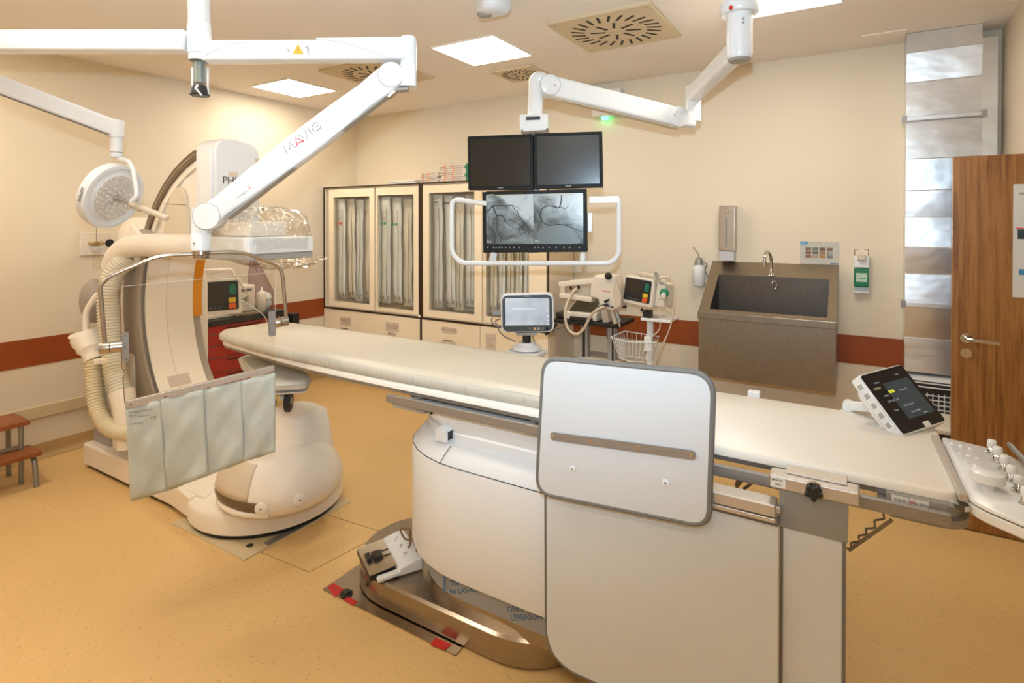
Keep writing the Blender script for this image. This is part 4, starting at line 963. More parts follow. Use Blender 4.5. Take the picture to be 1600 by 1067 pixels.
# glass sheet with small notch in the left edge
gl = [(188, 448), (430, 425), (430, 572), (195, 630), (192, 590), (196, 583), (190, 574), (189, 500), (185, 452)]
gf, gb = vp.pts(gl, .006), vp.pts(gl, -.006)
mb = MB(); mb.loft([gf, gb]); obj('glass_sheet', mb, m_glassy, t, smooth=False)
m_gedge = mat('glass_edge', (.30, .14, .07), .3)
obj('glass_left_edge', MB().tube(vp.pts(gl[3:], 0), .0016, 6), m_gedge, t)
obj('glass_top_edge', MB().tube(vp.pts(gl[:2], 0), .0008, 6), m_textw, t)
obj('glass_right_edge', MB().tube(vp.pts([(431, 426), (430, 500)], 0), .0008, 6), m_textw, t)
for side, (p0, p1, q0, q1, scr) in enumerate([(((190, 520), (201, 565)), (0, 0), (154, 545), (191, 541), [(196, 524), (196, 544), (197, 562)]), (((420, 487), (430, 525)), (0, 0), (429, 505), (450, 501), [(424, 492), (425, 507), (426, 521)])]):
    (ax, ay), (bx, by) = p0
    P = vp.pts([(ax, ay), (bx, ay-1), (bx+1, by-1), (ax+1, by+1)], .007); Pr = roundpoly(P, .008, 4)
    obj('clamp_plate', MB().prism(Pr, vp.n*.005), m_railmetal, t)
    obj('clamp_plate', MB().prism([p-vp.n*.019 for p in Pr], vp.n*.005), m_railmetal, t)
    for s in scr: obj('clamp_screw', MB().lathe(vp.pt(*s, .012), vp.n, [(0, .0048), (.002, .004)], 12), m_chrome, t)
    a, b = vp.pt(*q0), vp.pt(*q1)
    obj('pivot_barrel', MB().lathe(a, b-a, [(0, .020), (.004, .022), ((b-a).length*.44, .022), ((b-a).length*.46, .019), ((b-a).length*.5, .022), ((b-a).length, .022)], 28), m_tube, t)
# aluminium rail across the bottom of the glass
r0, r1 = vp.pts([(195, 630), (429, 572)]); 
rp = vp.pts([(195, 628), (429, 571), (429, 580), (196, 640)], .008)
obj('bottom_rail', MB().prism(rp, -vp.n*.018), m_alu, t, bev=.002)
for q in ((204, 626.5), (258, 613.5), (325, 600), (385, 586)):
    p = vp.pt(q[0], q[1]+6, .009); obj('rail_screw', MB().lathe(p, vp.n, [(0, .0055), (.003, .004)], 12), m_chrome, t)
# lead curtain: four flaps
m_curt = varied('grey_lead_curtain', (.58, .61, .555), .03, 4, .5, .35, 7)
edges_t = [(196, 638), (251, 624), (318, 608), (378, 594), (430, 582)]; edges_b = [(204, 783), (260, 767), (325, 743), (381, 721), (430, 706)]
random.seed(2)
for k in range(4):
    tl, tr = edges_t[k], edges_t[k+1]; bl, br = edges_b[k], edges_b[k+1]; off = .0015+.003*(k % 2)
    mb = MB(); rings = []; n, m = 14, 16
    for i in range(m+1):
        v = i/m; row = []
        for j in range(n+1):
            u = j/n; x = (tl[0]*(1-u)+tr[0]*u)*(1-v)+(bl[0]*(1-u)+br[0]*u)*v; y = (tl[1]*(1-u)+tr[1]*u)*(1-v)+(bl[1]*(1-u)+br[1]*u)*v
            w = .006*math.sin(5*u+8*v+k*2)*v + .005*math.sin(11*v-6*u+k)*math.sin(PI*u) + .003*math.sin(19*v+9*u+2*k)*math.sin(PI*u)
            row.append(vp.pt(x, y, off+w+.012*u*v))
        rings.append(row)
    mb.loft(rings, closed=False); o = obj('curtain_flap', mb, m_curt, t, ang=80)
    s = o.modifiers.new('thickness', 'SOLIDIFY'); s.thickness = .004; s.offset = -1
Mt = frame(vp.pt(224, 641, .012), vp.u if (vp.u.dot(_R) > 0) else -vp.u, Zv)
for s, sz, dx, dy in (('Portegra2 Pb 0.50', .011, 0, 0), ('REF 7701-1D', .007, -.02, -.014), ('SN 4471 2015', .007, .01, -.022), ('CE', .016, .045, -.036), ('MAVIG GmbH', .008, -.015, -.048)):
    text('flap_print', s, Mt @ Matrix.Translation(V((dx-.01, dy, .004))), sz, m_text, t)
# ================================================================== CEILING POST AND WHITE SPRING ARM
DP = 2.46
pole = at(312, 84, DP); PX, PY = pole.x, pole.y
t = thing('suspension_arm', 'white ceiling post with horizontal arm and lettered spring arm holding the glass shield', 'suspension arm', (PX, PY, ZC))
zA = at(312, 66, DP).z       # height of the left-going arm
zB = at(327, 84, DP).z
obj('post', MB().lathe((PX, PY, at(312, 95, DP).z), (0, 0, 1), [(0, .0425), (.004, .0435), (ZC-at(312, 95, DP).z-.002, .0435)], 40), m_lacq, t)
obj('arm_collar', MB().lathe((PX, PY, zA-.055), (0, 0, 1), [(0, .0440), (.004, .0475), (.125, .0475), (.135, .0440)], 40), m_lacq, t, ang=50)
obj('ceiling_flange', MB().lathe((PX, PY, ZC-.03), (0, 0, 1), [(0, .13), (.01, .15), (.0298, .15)], 40), m_lacq, t)
obj('spindle', MB().lathe((PX, PY, at(312, 130, DP).z), (0, 0, 1), [(0, .027), (.09, .027), (.093, .038), (.099, .040)], 32), varied('grey_green_metal', (.22, .25, .23), .05, 6, .35, metal=.4), t)
obj('spindle_cup', MB().lathe((PX, PY, at(312, 150, DP).z), (0, 0, 1), [(0, .036), (.004, .040), (.018, .038), (.045, .028)], 32), m_dark, t)
obj('cable_link', MB().tube([at(309, 133, DP-.05), at(306, 138, DP-.06), at(315, 149, DP-.05)], .004), m_textw, t)
for x in (301, 325): obj('bracket_blade', MB().box(-.004, .004, -.002, .002, 0, .115, Matrix.Translation(at(x, 147, DP))), m_textw, t)
# horizontal arm towards the elbow
el = at(638, 92, DP); el.z = 0
eA, eB = at(327, 84, DP), at(626, 78, DP); d = (V((el.x, el.y, 0))-V((PX, PY, 0))).normalized()
zh = (eA.z+eB.z)/2-.004
obj('horizontal_arm', MB().bar(V((PX, PY, zh))+d*.03, V((el.x, el.y, zh+.006)), .085, .085, r=.012), m_lacq, t, ang=50)
p0 = V((PX, PY, zh))+d*.04; side = d.cross(Zv); side = side if side.dot(C0-p0) > 0 else -side
sm = [p0+side*.0435+V((0, 0, -.03)), p0+side*.0435+d*.10+V((0, 0, .02)), p0+side*.0435+d*.24+V((0, 0, .0405))]
obj('arm_seam', MB().tube(catmull(sm, 6), .0009, 6), m_textl, t)
sm = [p0+side*.0435+d*.48+V((0, 0, .046)), p0+side*.0435+d*.62+V((0, 0, .025)), p0+side*.0435+d*.80+V((0, 0, -.036))]
obj('arm_seam', MB().tube(catmull(sm, 6), .0009, 6), m_textl, t)
obj('arm_end_cap', MB().bar(p0+d*.48+V((0, 0, .0485)), p0+d*.86+V((0, 0, .0525)), .075, .010, r=.003), m_lacq, t)
MAr = frame(p0+side*.0445+d*.405+V((0, 0, .0)), d, Zv)
obj('warning_triangle', MB().prism([MAr @ V(p) for p in ((-.024, -.018, 0), (.024, -.018, 0), (0, .024, 0))], side*.0006), mat('amber_print', (.85, .45, .05), .5), t)
obj('warning_mark', MB().tube([MAr @ V((0, -.010, .001)), MAr @ V((0, .010, .001))], .0016, 6), m_text, t)
obj('warning_glyph', MB().tube([MAr @ V(p) for p in ((-.052, .008, .001), (-.044, .0, .001), (-.050, -.012, .001), (-.038, -.004, .001), (-.040, .012, .001))], .0013, 6), m_text, t)
obj('warning_glyph', MB().tube([MAr @ V(p) for p in ((.030, .008, .001), (.044, .016, .001), (.040, .004, .001), (.048, .0, .001), (.040, -.006, .001), (.046, -.020, .001))], .0015, 6), m_text, t)
text('warning_dots', '. . .', MAr @ Matrix.Translation(V((-.065, -.018, .001))), .012, m_text, t)
# elbow column
z0, z1 = at(638, 133, DP).z, at(638, 57, DP).z
obj('elbow_column', MB().lathe((el.x, el.y, z0+.03), (0, 0, 1), [(0, .036), (z1-z0-.045, .036), (z1-z0-.033, .031), (z1-z0-.03, .02)], 32), m_lacq, t, ang=50)
# spring arm
J0, J1 = at(613, 120, DP), at(329, 338, DP-.04)
side2 = (J1-J0).cross(Zv).normalized(); side2 = side2 if side2.dot(C0-J0) > 0 else -side2
k0 = V((el.x, el.y, J0.z))
obj('elbow_knuckle', MB().bar(k0+V((0, 0, -.045)), k0+V((0, 0, .045)), .07, .075, up=side2, r=.02), m_lacq, t, ang=50)
obj('knuckle_bridge', MB().bar(J0, k0, .065, .075, r=.02), m_lacq, t, ang=50)
obj('elbow_foot', MB().bar(k0+V((0, 0, -.055)), J0+(J1-J0).normalized()*.06+V((0, 0, -.028)), .05, .012, r=.004), m_grey, t)
def springbody(A, B, wA, wB, th, up=Zv):
    ax = (B-A).normalized(); sd = ax.cross(Zv).normalized(); u = sd.cross(ax); out = []
    for f, h in ((0, wA*.5), (.06, wA*.5), (.14, wA*.46), (.3, wA*.52), (.5, wA*.54), (.8, wB*.52), (.92, wB*.46), (1, wB*.5)):
        p = A.lerp(B, f); out.append([p+q.x*sd+q.y*u for q in roundpoly([(-th/2, -h, 0), (th/2, -h, 0), (th/2, h, 0), (-th/2, h, 0)], .014, 4)])
    return MB().loft(out)
obj('spring_arm', springbody(J0, J1, .112, .098, .075), m_lacq, t, ang=50)
for J, r in ((J0, .054), (J1, .056)):
    obj('joint_disc', MB().lathe(J-side2*.042, side2, [(0, r-.004), (.004, r), (.080, r), (.0835, r-.002)], 44), m_lacq, t, ang=50)
    obj('disc_seam', MB().tube(MB().ring(J+side2*.0395, side2, r+.001, 48), .001, 6, closed=True), m_textl, t)
ax = (J0-J1).normalized(); up2 = side2.cross(ax); up2 = up2 if up2.z > 0 else -up2; rgt = ax if ax.dot(_R) > 0 else -ax
obj('arm_underside', MB().bar(J0.lerp(J1, .06)-up2*.055, J0.lerp(J1, .95)-up2*.053, .062, .008), m_grey, t)
obj('arm_clip', MB().bar(J0.lerp(J1, .03)-up2*.060, J0.lerp(J1, .07)-up2*.063, .05, .010), m_chrome, t)
Mm = frame(J1.lerp(J0, .535)+side2*.0385, rgt, up2)
W2 = .030
def stroke(name, pts, m=m_trim, r=.0012, M=Mm): return obj(name, MB().tube([M @ V((a, b, .0006)) for a, b in pts], r, 6), m, t)
h = .034; x = -.098
stroke('letter_m', [(x, 0), (x+.008, h), (x+.022, .010), (x+.036, h), (x+.044, 0)])
x += .052; stroke('letter_a', [(x, 0), (x+.018, h), (x+.036, 0), (x+.026, .010), (x+.012, .012)][:3], m_red, .0022); stroke('letter_a_bar', [(x+.036, .0), (x+.012, .010)], m_red, .0018)
x += .034; stroke('letter_v', [(x, h), (x+.018, 0), (x+.036, h)])
x += .048; stroke('letter_i', [(x, 0), (x, h)])
x += .012; stroke('letter_g', [(x+.034, h*.86), (x+.022, h), (x+.006, h*.8), (x, h*.5), (x+.006, h*.15), (x+.022, 0), (x+.036, h*.12), (x+.036, h*.5), (x+.020, h*.5)])
M3 = frame(J1.lerp(J0, .175)+side2*.0385-up2*.018, rgt, up2)
text('small_lettering', 'Portegra', M3, .014, m_textl, t); text('small_lettering', '2', M3 @ Matrix.Translation(V((.042, .004, .0))), .020, m_red, t)
# lower post to hub
lp = V((hc.x, hc.y, 0)); l2 = at(316, 338, DP-.04)
obj('lower_knuckle', MB().bar(l2+V((0, 0, .035)), V((lp.x, lp.y, at(314, 372, 2.43).z)), .07, .062, up=side2, r=.018), m_lacq, t, ang=50)
obj('lower_bridge', MB().bar(J1, l2, .062, .075, r=.018), m_lacq, t, ang=50)
zt_, zb_ = at(314, 366, 2.43).z, at(314, 391, 2.43).z
obj('lower_collar', MB().lathe((lp.x, lp.y, hc.z+.017), (0, 0, 1), [(0, .036), (.003, .040), (.068, .040), (.074, .036)], 32), m_lacq, t, ang=50)
obj('collar_screw', MB().cyl(V((lp.x, lp.y, hc.z+.05))+side2*.040-_R*.01, V((lp.x, lp.y, hc.z+.05))+side2*.042-_R*.01, .004, n=10), m_trim, t)

# ================================================================== EXAMINATION LAMP, carried by a second arm of the post
t = thing('examination_lamp', 'round white LED examination lamp with centre handle on a white spring arm at left', 'examination lamp', (PX, PY, ZC-.4))
off = at(-150, 60, 2.46)
obj('horizontal_arm', MB().bar(V((PX, PY, zA)).lerp(V((off.x, off.y, zA)), .04), V((off.x, off.y, zA)), .08, .088, r=.012), m_lacq, t, ang=50)

K0 = V((off.x, off.y, at(-150, 76, 2.46).z)); K1 = at(182, 201, 2.80)
obj('outer_elbow', MB().lathe((off.x, off.y, K0.z-.06), (0, 0, 1), [(0, .04), (.004, .045), (zA-K0.z+.11, .045), (zA-K0.z+.12, .04)], 32), m_lacq, t, ang=50)
obj('spring_arm', MB().bar(K0, K1+V((0, 0, .0)), .065, .080, r=.014), m_white, t, ang=50)
obj('arm_groove', MB().bar(K0-Zv*.044, K1-Zv*.044, .045, .006), m_trim, t)
obj('arm_end', MB().lathe(K1-Zv*.042, (0, 0, 1), [(0, .034), (.078, .034), (.084, .03)], 28), m_white, t, ang=50)
q0, q1 = at(182, 214, 2.8), at(182, 246, 2.8)
obj('drop_tube', MB().lathe(q1, (0, 0, 1), [(0, .022), (.004, .026), (q0.z-q1.z, .026)], 28), m_white, t)
obj('tube_ring', MB().lathe(at(182, 239, 2.8), (0, 0, 1), [(0, .0268), (.003, .0268)], 28), m_trim, t)
lc = at(180, 308, 2.84)
ln = (-_F*.16 + _R*.92 - Zv*.34).normalized()      # direction the lamp faces
yk = [at(186, 248, 2.8), at(200, 252, 2.79), at(208, 266, 2.78), at(212, 290, 2.775), at(213, 306, 2.77), at(205, 315, 2.77)]
obj('yoke', MB().tube(catmull(yk, 8), .011, 14), m_white, t)
obj('lamp_rim', MB().lathe(lc-ln*.05, ln, [(0, .155), (.004, .166), (.03, .170), (.05, .166), (.052, .150), (.044, .146)], 56), m_white, t, ang=50)
obj('lamp_body', MB().lathe(lc-ln*.075, ln, [(0, .10), (.02, .125), (.045, .135), (.070, .128), (.078, .118)], 48), m_white, t, ang=50)
uu = ln.cross(Zv).normalized(); vv = uu.cross(ln)
m_led = mat('led_lens_glass', (.80, .79, .77), .12, .6); m_lens = mat('lens_field', (.62, .60, .58), .25, .1); nn = noise(m_lens, 60, 1); bump(m_lens, nn.outputs[0], .8, .01)
obj('lens_plate', MB().lathe(lc+ln*.0035, ln, [(0, .116), (.003, .114)], 44), m_lens, t)
for k in range(3): a = 2*PI*k/3+.4; obj('rim_strut', MB().bar(lc+uu*.12*math.cos(a)+vv*.12*math.sin(a)-ln*.02, lc+uu*.16*math.cos(a)+vv*.16*math.sin(a)-ln*.02, .03, .02), m_white, t)
for ring, cnt in ((.0, 1), (.028, 6), (.054, 12), (.080, 18), (.103, 24)):
    for k in range(cnt):
        a = 2*PI*k/max(cnt, 1)+ring*20
        if ring == 0: continue
        p = lc+ln*.0065+uu*(ring*math.cos(a))+vv*(ring*math.sin(a)); obj('led_lens', MB().lathe(p, ln, [(0, .0095), (.002, .0095), (.004, .005)], 10), m_led, t)
text('lettering', 'RIMSA', frame(lc+(-uu if (-uu).dot(_R) < 0 else uu)*.1715-ln*.02, vv, ln), .026, m_text, t)
h0, h1 = lc+ln*.007, lc+ln*.34
obj('handle_cone', MB().lathe(h0, ln, [(0, .018), (.03, .016), (.07, .008), (.085, .008)], 20), m_chrome, t)
obj('handle_grip', MB().lathe(h0+ln*.085, ln, [(0, .012), (.01, .017), (.05, .017), (.055, .021), (.065, .021), (.07, .016), (.22, .015), (.225, .012)], 24), m_beige, t, ang=50)

# ================================================================== MONITOR BOOM on the ceiling post at right
b0 = at(1155, 60, 2.80)
t = thing('monitor_boom', 'white jointed ceiling boom from the right-hand post carrying the monitors', 'monitor boom', (b0.x, b0.y, ZC))
zpb = at(1155, 92, 2.8).z; zcol = at(1155, 14, 2.8).z
obj('post', MB().lathe((b0.x, b0.y, zpb), (0, 0, 1), [(0, .055), (.012, .060), (.02, .062), (ZC-zpb-.002, .062)], 40), m_lacq, t, ang=50)
obj('post_base_ring', MB().lathe((b0.x, b0.y, zpb-.012), (0, 0, 1), [(0, .048), (.0115, .055)], 40), m_grey, t)
obj('post_collar', MB().lathe((b0.x, b0.y, zcol-.03), (0, 0, 1), [(0, .085), (.01, .092), (.055, .092), (.06, .085)], 40), m_lacq, t, ang=50)
pr_ = at(1142, 12, 2.71); obj('red_dot', MB().lathe(pr_, -_F, [(0, .011), (.004, .010)], 16), mat('red_dot', (.75, .06, .03), .4), t)
for q in ((1161, 29), (1161, 35)): p = at(q[0], q[1], 2.735); obj('post_button', MB().lathe(p, -_F, [(0, .006), (.004, .006)], 12), m_grey, t)
j1 = at(1083, 150, 3.62); j1u = V((j1.x, j1.y, at(1150, 72, 2.8).z))
obj('upper_arm', MB().bar(V((b0.x, b0.y, at(1155, 76, 2.8).z)), V((j1.x, j1.y, at(1082, 148, 3.62).z)), .09, .105, r=.03), m_lacq, t, ang=50)
zt1, zb1 = at(1083, 134, 3.62).z, at(1083, 200, 3.62).z
jc = at(1078, 165, 3.62)
obj('middle_joint', MB().lathe((j1.x, j1.y, zb1+.03), (0, 0, 1), [(0, .03), (.01, .050), (zt1-zb1-.04, .050), (zt1-zb1-.03, .04)], 32), m_lacq, t, ang=50)
S0, S1 = at(1056, 184, 3.60), at(857, 135, 3.45)
sd = (S1-S0).cross(Zv).normalized(); sd = sd if sd.dot(C0-S0) > 0 else -sd
obj('joint_bridge', MB().bar(S0, V((j1.x, j1.y, S0.z-.01)), .09, .11, r=.03), m_lacq, t, ang=50)
obj('spring_arm', MB().bar(S0, S1, .09, .125, r=.02), m_lacq, t, ang=50)
for S in (S0, S1): obj('joint_disc', MB().lathe(S-sd*.052, sd, [(0, .058), (.004, .0635), (.100, .0635), (.104, .058)], 40), m_lacq, t, ang=50)
obj('disc_seam', MB().tube(MB().ring(S1+sd*.0515, sd, .062, 40), .0012, 6, closed=True), m_textl, t)
for f in (.04, .97): p = S0.lerp(S1, f)+sd*.053; obj('pin', MB().lathe(p, sd, [(0, .004), (.002, .003)], 10), m_text, t)
dn = V((0, 0, -1)); obj('cable_cover', MB().bar(S0.lerp(S1, -.02)-Zv*.066, S0.lerp(S1, .9)-Zv*.066, .05, .01), m_beige, t)
n0, n1 = at(838, 130, 3.45), at(836, 182, 3.45)
obj('drop_neck', MB().tube(fillet([S1+V((0, 0, .02)), n0+V((0, 0, .035)), n1], .05, 8), .046, 24), m_lacq, t, ang=60)
mv = VP(at(731, 250, 3.50), at(943, 250, 3.36))
hb = mv.pts([(811, 179), (856, 177), (856, 203), (812, 206)], .04)
obj('head_box', MB().prism(hb, -mv.n*.12), m_lacq, t, bev=.008)
obj('status_window', MB().prism(mv.pts([(822, 182.5), (844, 182), (844, 187), (822, 188)], .041), mv.n*.002), m_dark, t)
for q in ((816, 204), (855, 202)): obj('box_foot', MB().ball(mv.pt(q[0], q[1], .035), .008), m_trim, t)
obj('rear_beam', MB().prism(mv.pts([(826, 204), (842, 204), (842, 395), (826, 395)], -.10), -mv.n*.04), m_lacq, t)
# handle loop around the lower screen
t = thing('screen_guard_rail', 'white tube handle loop surrounding the lower monitor', 'handle rail', mv.pt(836, 411, 0))
lp_ = [(752, 320), (716, 314), (707, 316), (704, 330), (708, 388), (716, 406), (735, 411), (945, 412), (963, 402), (967, 385), (967, 308)]
obj('handle_tube', MB().tube(fillet(mv.pts([(760, 318), (706, 311), (706, 395), (720, 411), (955, 411), (967, 398), (967, 311)], .0), .05, 8), .0155, 14), m_lacq, t)
obj('cross_tube', MB().bar(mv.pt(921, 312, 0), mv.pt(967, 311.5, 0), .03, .036), m_lacq, t)
for a, b in (((772, 395), (769, 408)), ((912, 395), (911, 408))): obj('strut', MB().bar(mv.pt(*a, -.01), mv.pt(*b, 0), .03, .03), m_white, t)
obj('side_sensor', MB().prism(mv.pts([(918, 332), (926, 332), (925, 363), (918, 363)], -.02), -mv.n*.05), m_lacq, t, bev=.004)
# three monitors
m_bez = mat('black_bezel', (.010, .0095, .009), .5, spec=.25)
def panel_at(c4, th, par, bez, rad=.006):
    P = mv.pts(c4, 0); Pr = roundpoly(P, rad, 3)
    obj('casing', MB().prism(Pr, -mv.n*th), m_bez, par, bev=.003)
    cc = sum(P, V())/4
    return P, cc
def inset(P, l, r, b, t_, z):       # P: TL TR BR BL
    TL, TR, BR, BL = P
    f = lambda u, v: TL*(1-u)*(1-v)+TR*u*(1-v)+BR*u*v+BL*(1-u)*v + mv.n*z
    return [f(l, t_), f(1-r, t_), f(1-r, 1-b), f(l, 1-b)]
sidew = {'l': 'left of the pair of dark monitors on the boom, browner screen', 'r': 'right of the pair of dark monitors on the boom, greyer screen'}
for key, c4, colr in (('l', [(730.5, 213), (832.5, 209), (833.5, 296), (731.5, 297)], (.022, .018, .014)), ('r', [(834, 208.5), (941, 205), (942.5, 292.5), (835, 295.5)], (.035, .036, .037))):
    t = thing('monitor', sidew[key], 'monitor', mv.pt(sum(p[0] for p in c4)/4, c4[2][1]), 'pair of dark monitors')
    P, cc = panel_at(c4, .05, t, 0)
    S = inset(P, .045, .05, .07, .06, .0005)
    obj('screen', MB().prism(S, mv.n*.0006), mat('off_screen_'+key, colr, .22), t)
    F4 = inset(P, .03, .035, .055, .045, .0004)
    obj('screen_frame', MB().tube(F4, .002, 6, closed=True), m_bez, t)
    M = frame(P[3].lerp(P[2], .5)+Zv*.012+mv.n*.0015, P[2]-P[3], Zv); text('lettering', 'PHILIPS', M, .011, m_textw, t)
c4 = [(753.5, 300), (916.5, 295), (918, 393.5), (755, 395)]
t = thing('monitor', 'wide lower monitor showing two grey coronary angiogram images', 'monitor', mv.pt(836, 395))
P, cc = panel_at(c4, .06, t, 0)
TLm, TRm, BRm, BLm = P
def sp(px, py, z=.001): return mv.pt(px, py, z)
def xray(name, seed, dark):
    m = D.materials.new(name); m.use_nodes = True; N, L, B = nodes(m); B.inputs['Base Color'].default_value = (.02, .02, .02, 1); B.inputs['Roughness'].default_value = .2
    n = N.new('ShaderNodeTexNoise'); n.inputs['Scale'].default_value = 7; n.inputs['Detail'].default_value = 7; n.inputs['Roughness'].default_value = .62; n.inputs['Distortion'].default_value = 1.2
    tc = N.new('ShaderNodeTexCoord'); mp = N.new('ShaderNodeMapping'); mp.inputs['Location'].default_value = (seed, seed*.7, seed*.3); L.new(tc.outputs['Object'], mp.inputs[0]); L.new(mp.outputs[0], n.inputs['Vector'])
    g = N.new('ShaderNodeTexNoise'); g.inputs['Scale'].default_value = 3.2; g.inputs['Detail'].default_value = 1; L.new(mp.outputs[0], g.inputs['Vector'])
    a = N.new('ShaderNodeMath'); a.operation = 'MULTIPLY_ADD'; a.inputs[1].default_value = .55; L.new(n.outputs[0], a.inputs[0])
    b = N.new('ShaderNodeMath'); b.operation = 'MULTIPLY'; b.inputs[1].default_value = .6; L.new(g.outputs[0], b.inputs[0]); L.new(b.outputs[0], a.inputs[2])
    sx = N.new('ShaderNodeSeparateXYZ'); L.new(tc.outputs['Generated'], sx.inputs[0])
    q1 = N.new('ShaderNodeMath'); q1.operation = 'MULTIPLY_ADD'; q1.inputs[1].default_value = .9 if dark == 0 else .15; L.new(sx.outputs[0], q1.inputs[0]); L.new(sx.outputs[2], q1.inputs[2])
    q2 = N.new('ShaderNodeMapRange'); q2.interpolation_type = 'SMOOTHSTEP'; q2.inputs[1].default_value = 1.12 if dark == 0 else .3; q2.inputs[2].default_value = 1.30 if dark == 0 else 1.1; q2.inputs[3].default_value = -.05; q2.inputs[4].default_value = .20 if dark == 0 else .12; L.new(q1.outputs[0], q2.inputs[0])
    q3 = N.new('ShaderNodeMath'); q3.operation = 'ADD'; L.new(a.outputs[0], q3.inputs[0]); L.new(q2.outputs[0], q3.inputs[1])
    r = ramp(m, q3.outputs[0], [(.40, (.02, .03, .03)), (.52, (.13, .16, .16)), (.64, (.36, .43, .45)), (.76, (.68, .77, .80))]); L.new(r.outputs[0], B.inputs['Emission Color']); B.inputs['Emission Strength'].default_value = .75
    return m
scr1 = mv.pts([(759.5, 305.5), (833.5, 303), (834, 381), (760, 381.5)], .0006); scr2 = mv.pts([(834.3, 303), (911, 301.5), (911.5, 380.5), (834.7, 381)], .0006)
obj('angiogram_image', MB().prism(scr1, mv.n*.0006), xray('angiogram_left', 3.3, 0), t)
obj('angiogram_image', MB().prism(scr2, mv.n*.0006), xray('angiogram_right', 8.1, 1), t)
m_ves = mat('contrast_vessel', (.01, .01, .01), .4, emit=(.02, .03, .035), es=.4)
m_lung = mat('pale_region', (.02, .02, .02), .3, emit=(.46, .54, .56), es=.7); m_dk = mat('dark_region', (.02, .02, .02), .3, emit=(.16, .195, .195), es=.8)
def Z2(x, y): return (740+x*190/1596, 290+y*127/1067)
def poly(nm, pts, m, z=.0013): obj(nm, MB().prism(catmull([mv.pt(*Z2(*p), z) for p in pts], 4, closed=False), mv.n*.0002), m, t)
poly('diaphragm_shadow', [(830, 640), (900, 560), (1050, 520), (1200, 530), (1310, 590), (1360, 680), (1370, 760), (830, 765)], m_dk)
def vessel(pts, w0, w1):
    w0 = max(w0*2.2, .0016); w1 = max(w1*2.0, .0011); c = catmull([mv.pt(*Z2(*p), .0018) for p in pts], 5); n = len(c)
    obj('vessel', MB().tube(c, [(w0+(w1-w0)*i/n) for i in range(n)], 6, ref=mv.n, ry=None), m_ves, t)
for pts, a, b in [([(180, 350), (250, 268), (330, 262), (430, 265), (505, 262), (540, 315), (575, 330), (585, 385), (630, 440), (690, 510), (720, 560), (735, 610), (700, 670)], .0016, .0005),
                  ([(255, 270), (280, 340), (310, 395), (370, 395), (410, 440), (440, 468), (490, 445), (540, 480), (600, 500)], .0020, .0006),
                  ([(400, 440), (410, 480), (455, 500), (500, 545), (570, 580)], .0009, .0005), ([(305, 400), (305, 500), (320, 600), (370, 680), (500, 685), (570, 680)], .0010, .0004),
                  ([(290, 410), (260, 480), (240, 600)], .0006, .0003), ([(600, 500), (640, 560), (680, 640)], .0005, .0003), ([(430, 265), (440, 300), (415, 330)], .0006, .0003),
                  ([(505, 255), (560, 280), (620, 320)], .0006, .0003), ([(310, 590), (380, 640), (440, 670)], .0005, .0003), ([(190, 230), (185, 300), (170, 360)], .0009, .0005),
                  ([(600, 500), (590, 560), (620, 650)], .0005, .0003), ([(640, 470), (660, 560), (740, 620)], .0004, .0003),
                  ([(1155, 125), (1150, 200), (1130, 275), (1100, 292), (1050, 275), (985, 262), (930, 280), (890, 320), (870, 380), (885, 440), (920, 490), (970, 518), (1040, 520), (1120, 508), (1200, 520), (1280, 545), (1350, 580)], .0017, .0008),
                  ([(870, 330), (820, 330), (800, 370), (805, 430), (840, 485), (880, 492)], .0007, .0004), ([(1100, 290), (1040, 240), (1000, 190), (960, 175)], .0006, .0003), ([(1180, 515), (1260, 512), (1380, 520)], .0006, .0003),
                  ([(1350, 580), (1400, 600), (1440, 600)], .0005, .0003), ([(1140, 280), (1200, 300), (1240, 270), (1230, 240)], .0010, .0006), ([(870, 240), (900, 280)], .0006, .0003), ([(890, 460), (885, 530)], .0005, .0003)]: vessel(pts, a, b)
m_bar = mat('toolbar_yellow', (.1, .1, .05), .3, emit=(.55, .52, .28), es=.7)
for x0, x1 in ((760, 771), (773.5, 819), (848, 896)): obj('title_bar', MB().prism(mv.pts([(x0, 304.2), (x1, 303.2), (x1, 304.8), (x0, 305.8)], .0014), mv.n*.0003), m_bar, t)
Mt2 = frame(mv.pt(764, 377.5, .0022), TRm-TLm, Zv)
m_wh = mat('screen_white', (.5, .5, .5), .4, emit=(.8, .82, .85), es=.8)
text('screen_text', 'XL-5', Mt2, .012, m_wh, t); text('screen_text', 'XL-7', frame(mv.pt(839, 377, .0022), TRm-TLm, Zv), .012, m_wh, t)
text('screen_text', '1\nCoronary 15', frame(mv.pt(767, 312, .0022), TRm-TLm, Zv), .007, m_wh, t)
for x in (762, 771, 775, 780, 784, 790, 796, 803, 811, 835.5, 841.5, 848.5, 858, 869, 881, 890, 905):
    obj('toolbar_icon', MB().prism(mv.pts([(x-.9, 385.8), (x+1.1, 385.8), (x+1.1, 387.4), (x-.9, 387.4)], .0008), mv.n*.0003), mat('icon_grey', (.2, .2, .2), .4, emit=(.35, .38, .38), es=.6) if x == 762 else D.materials['icon_grey'], t)
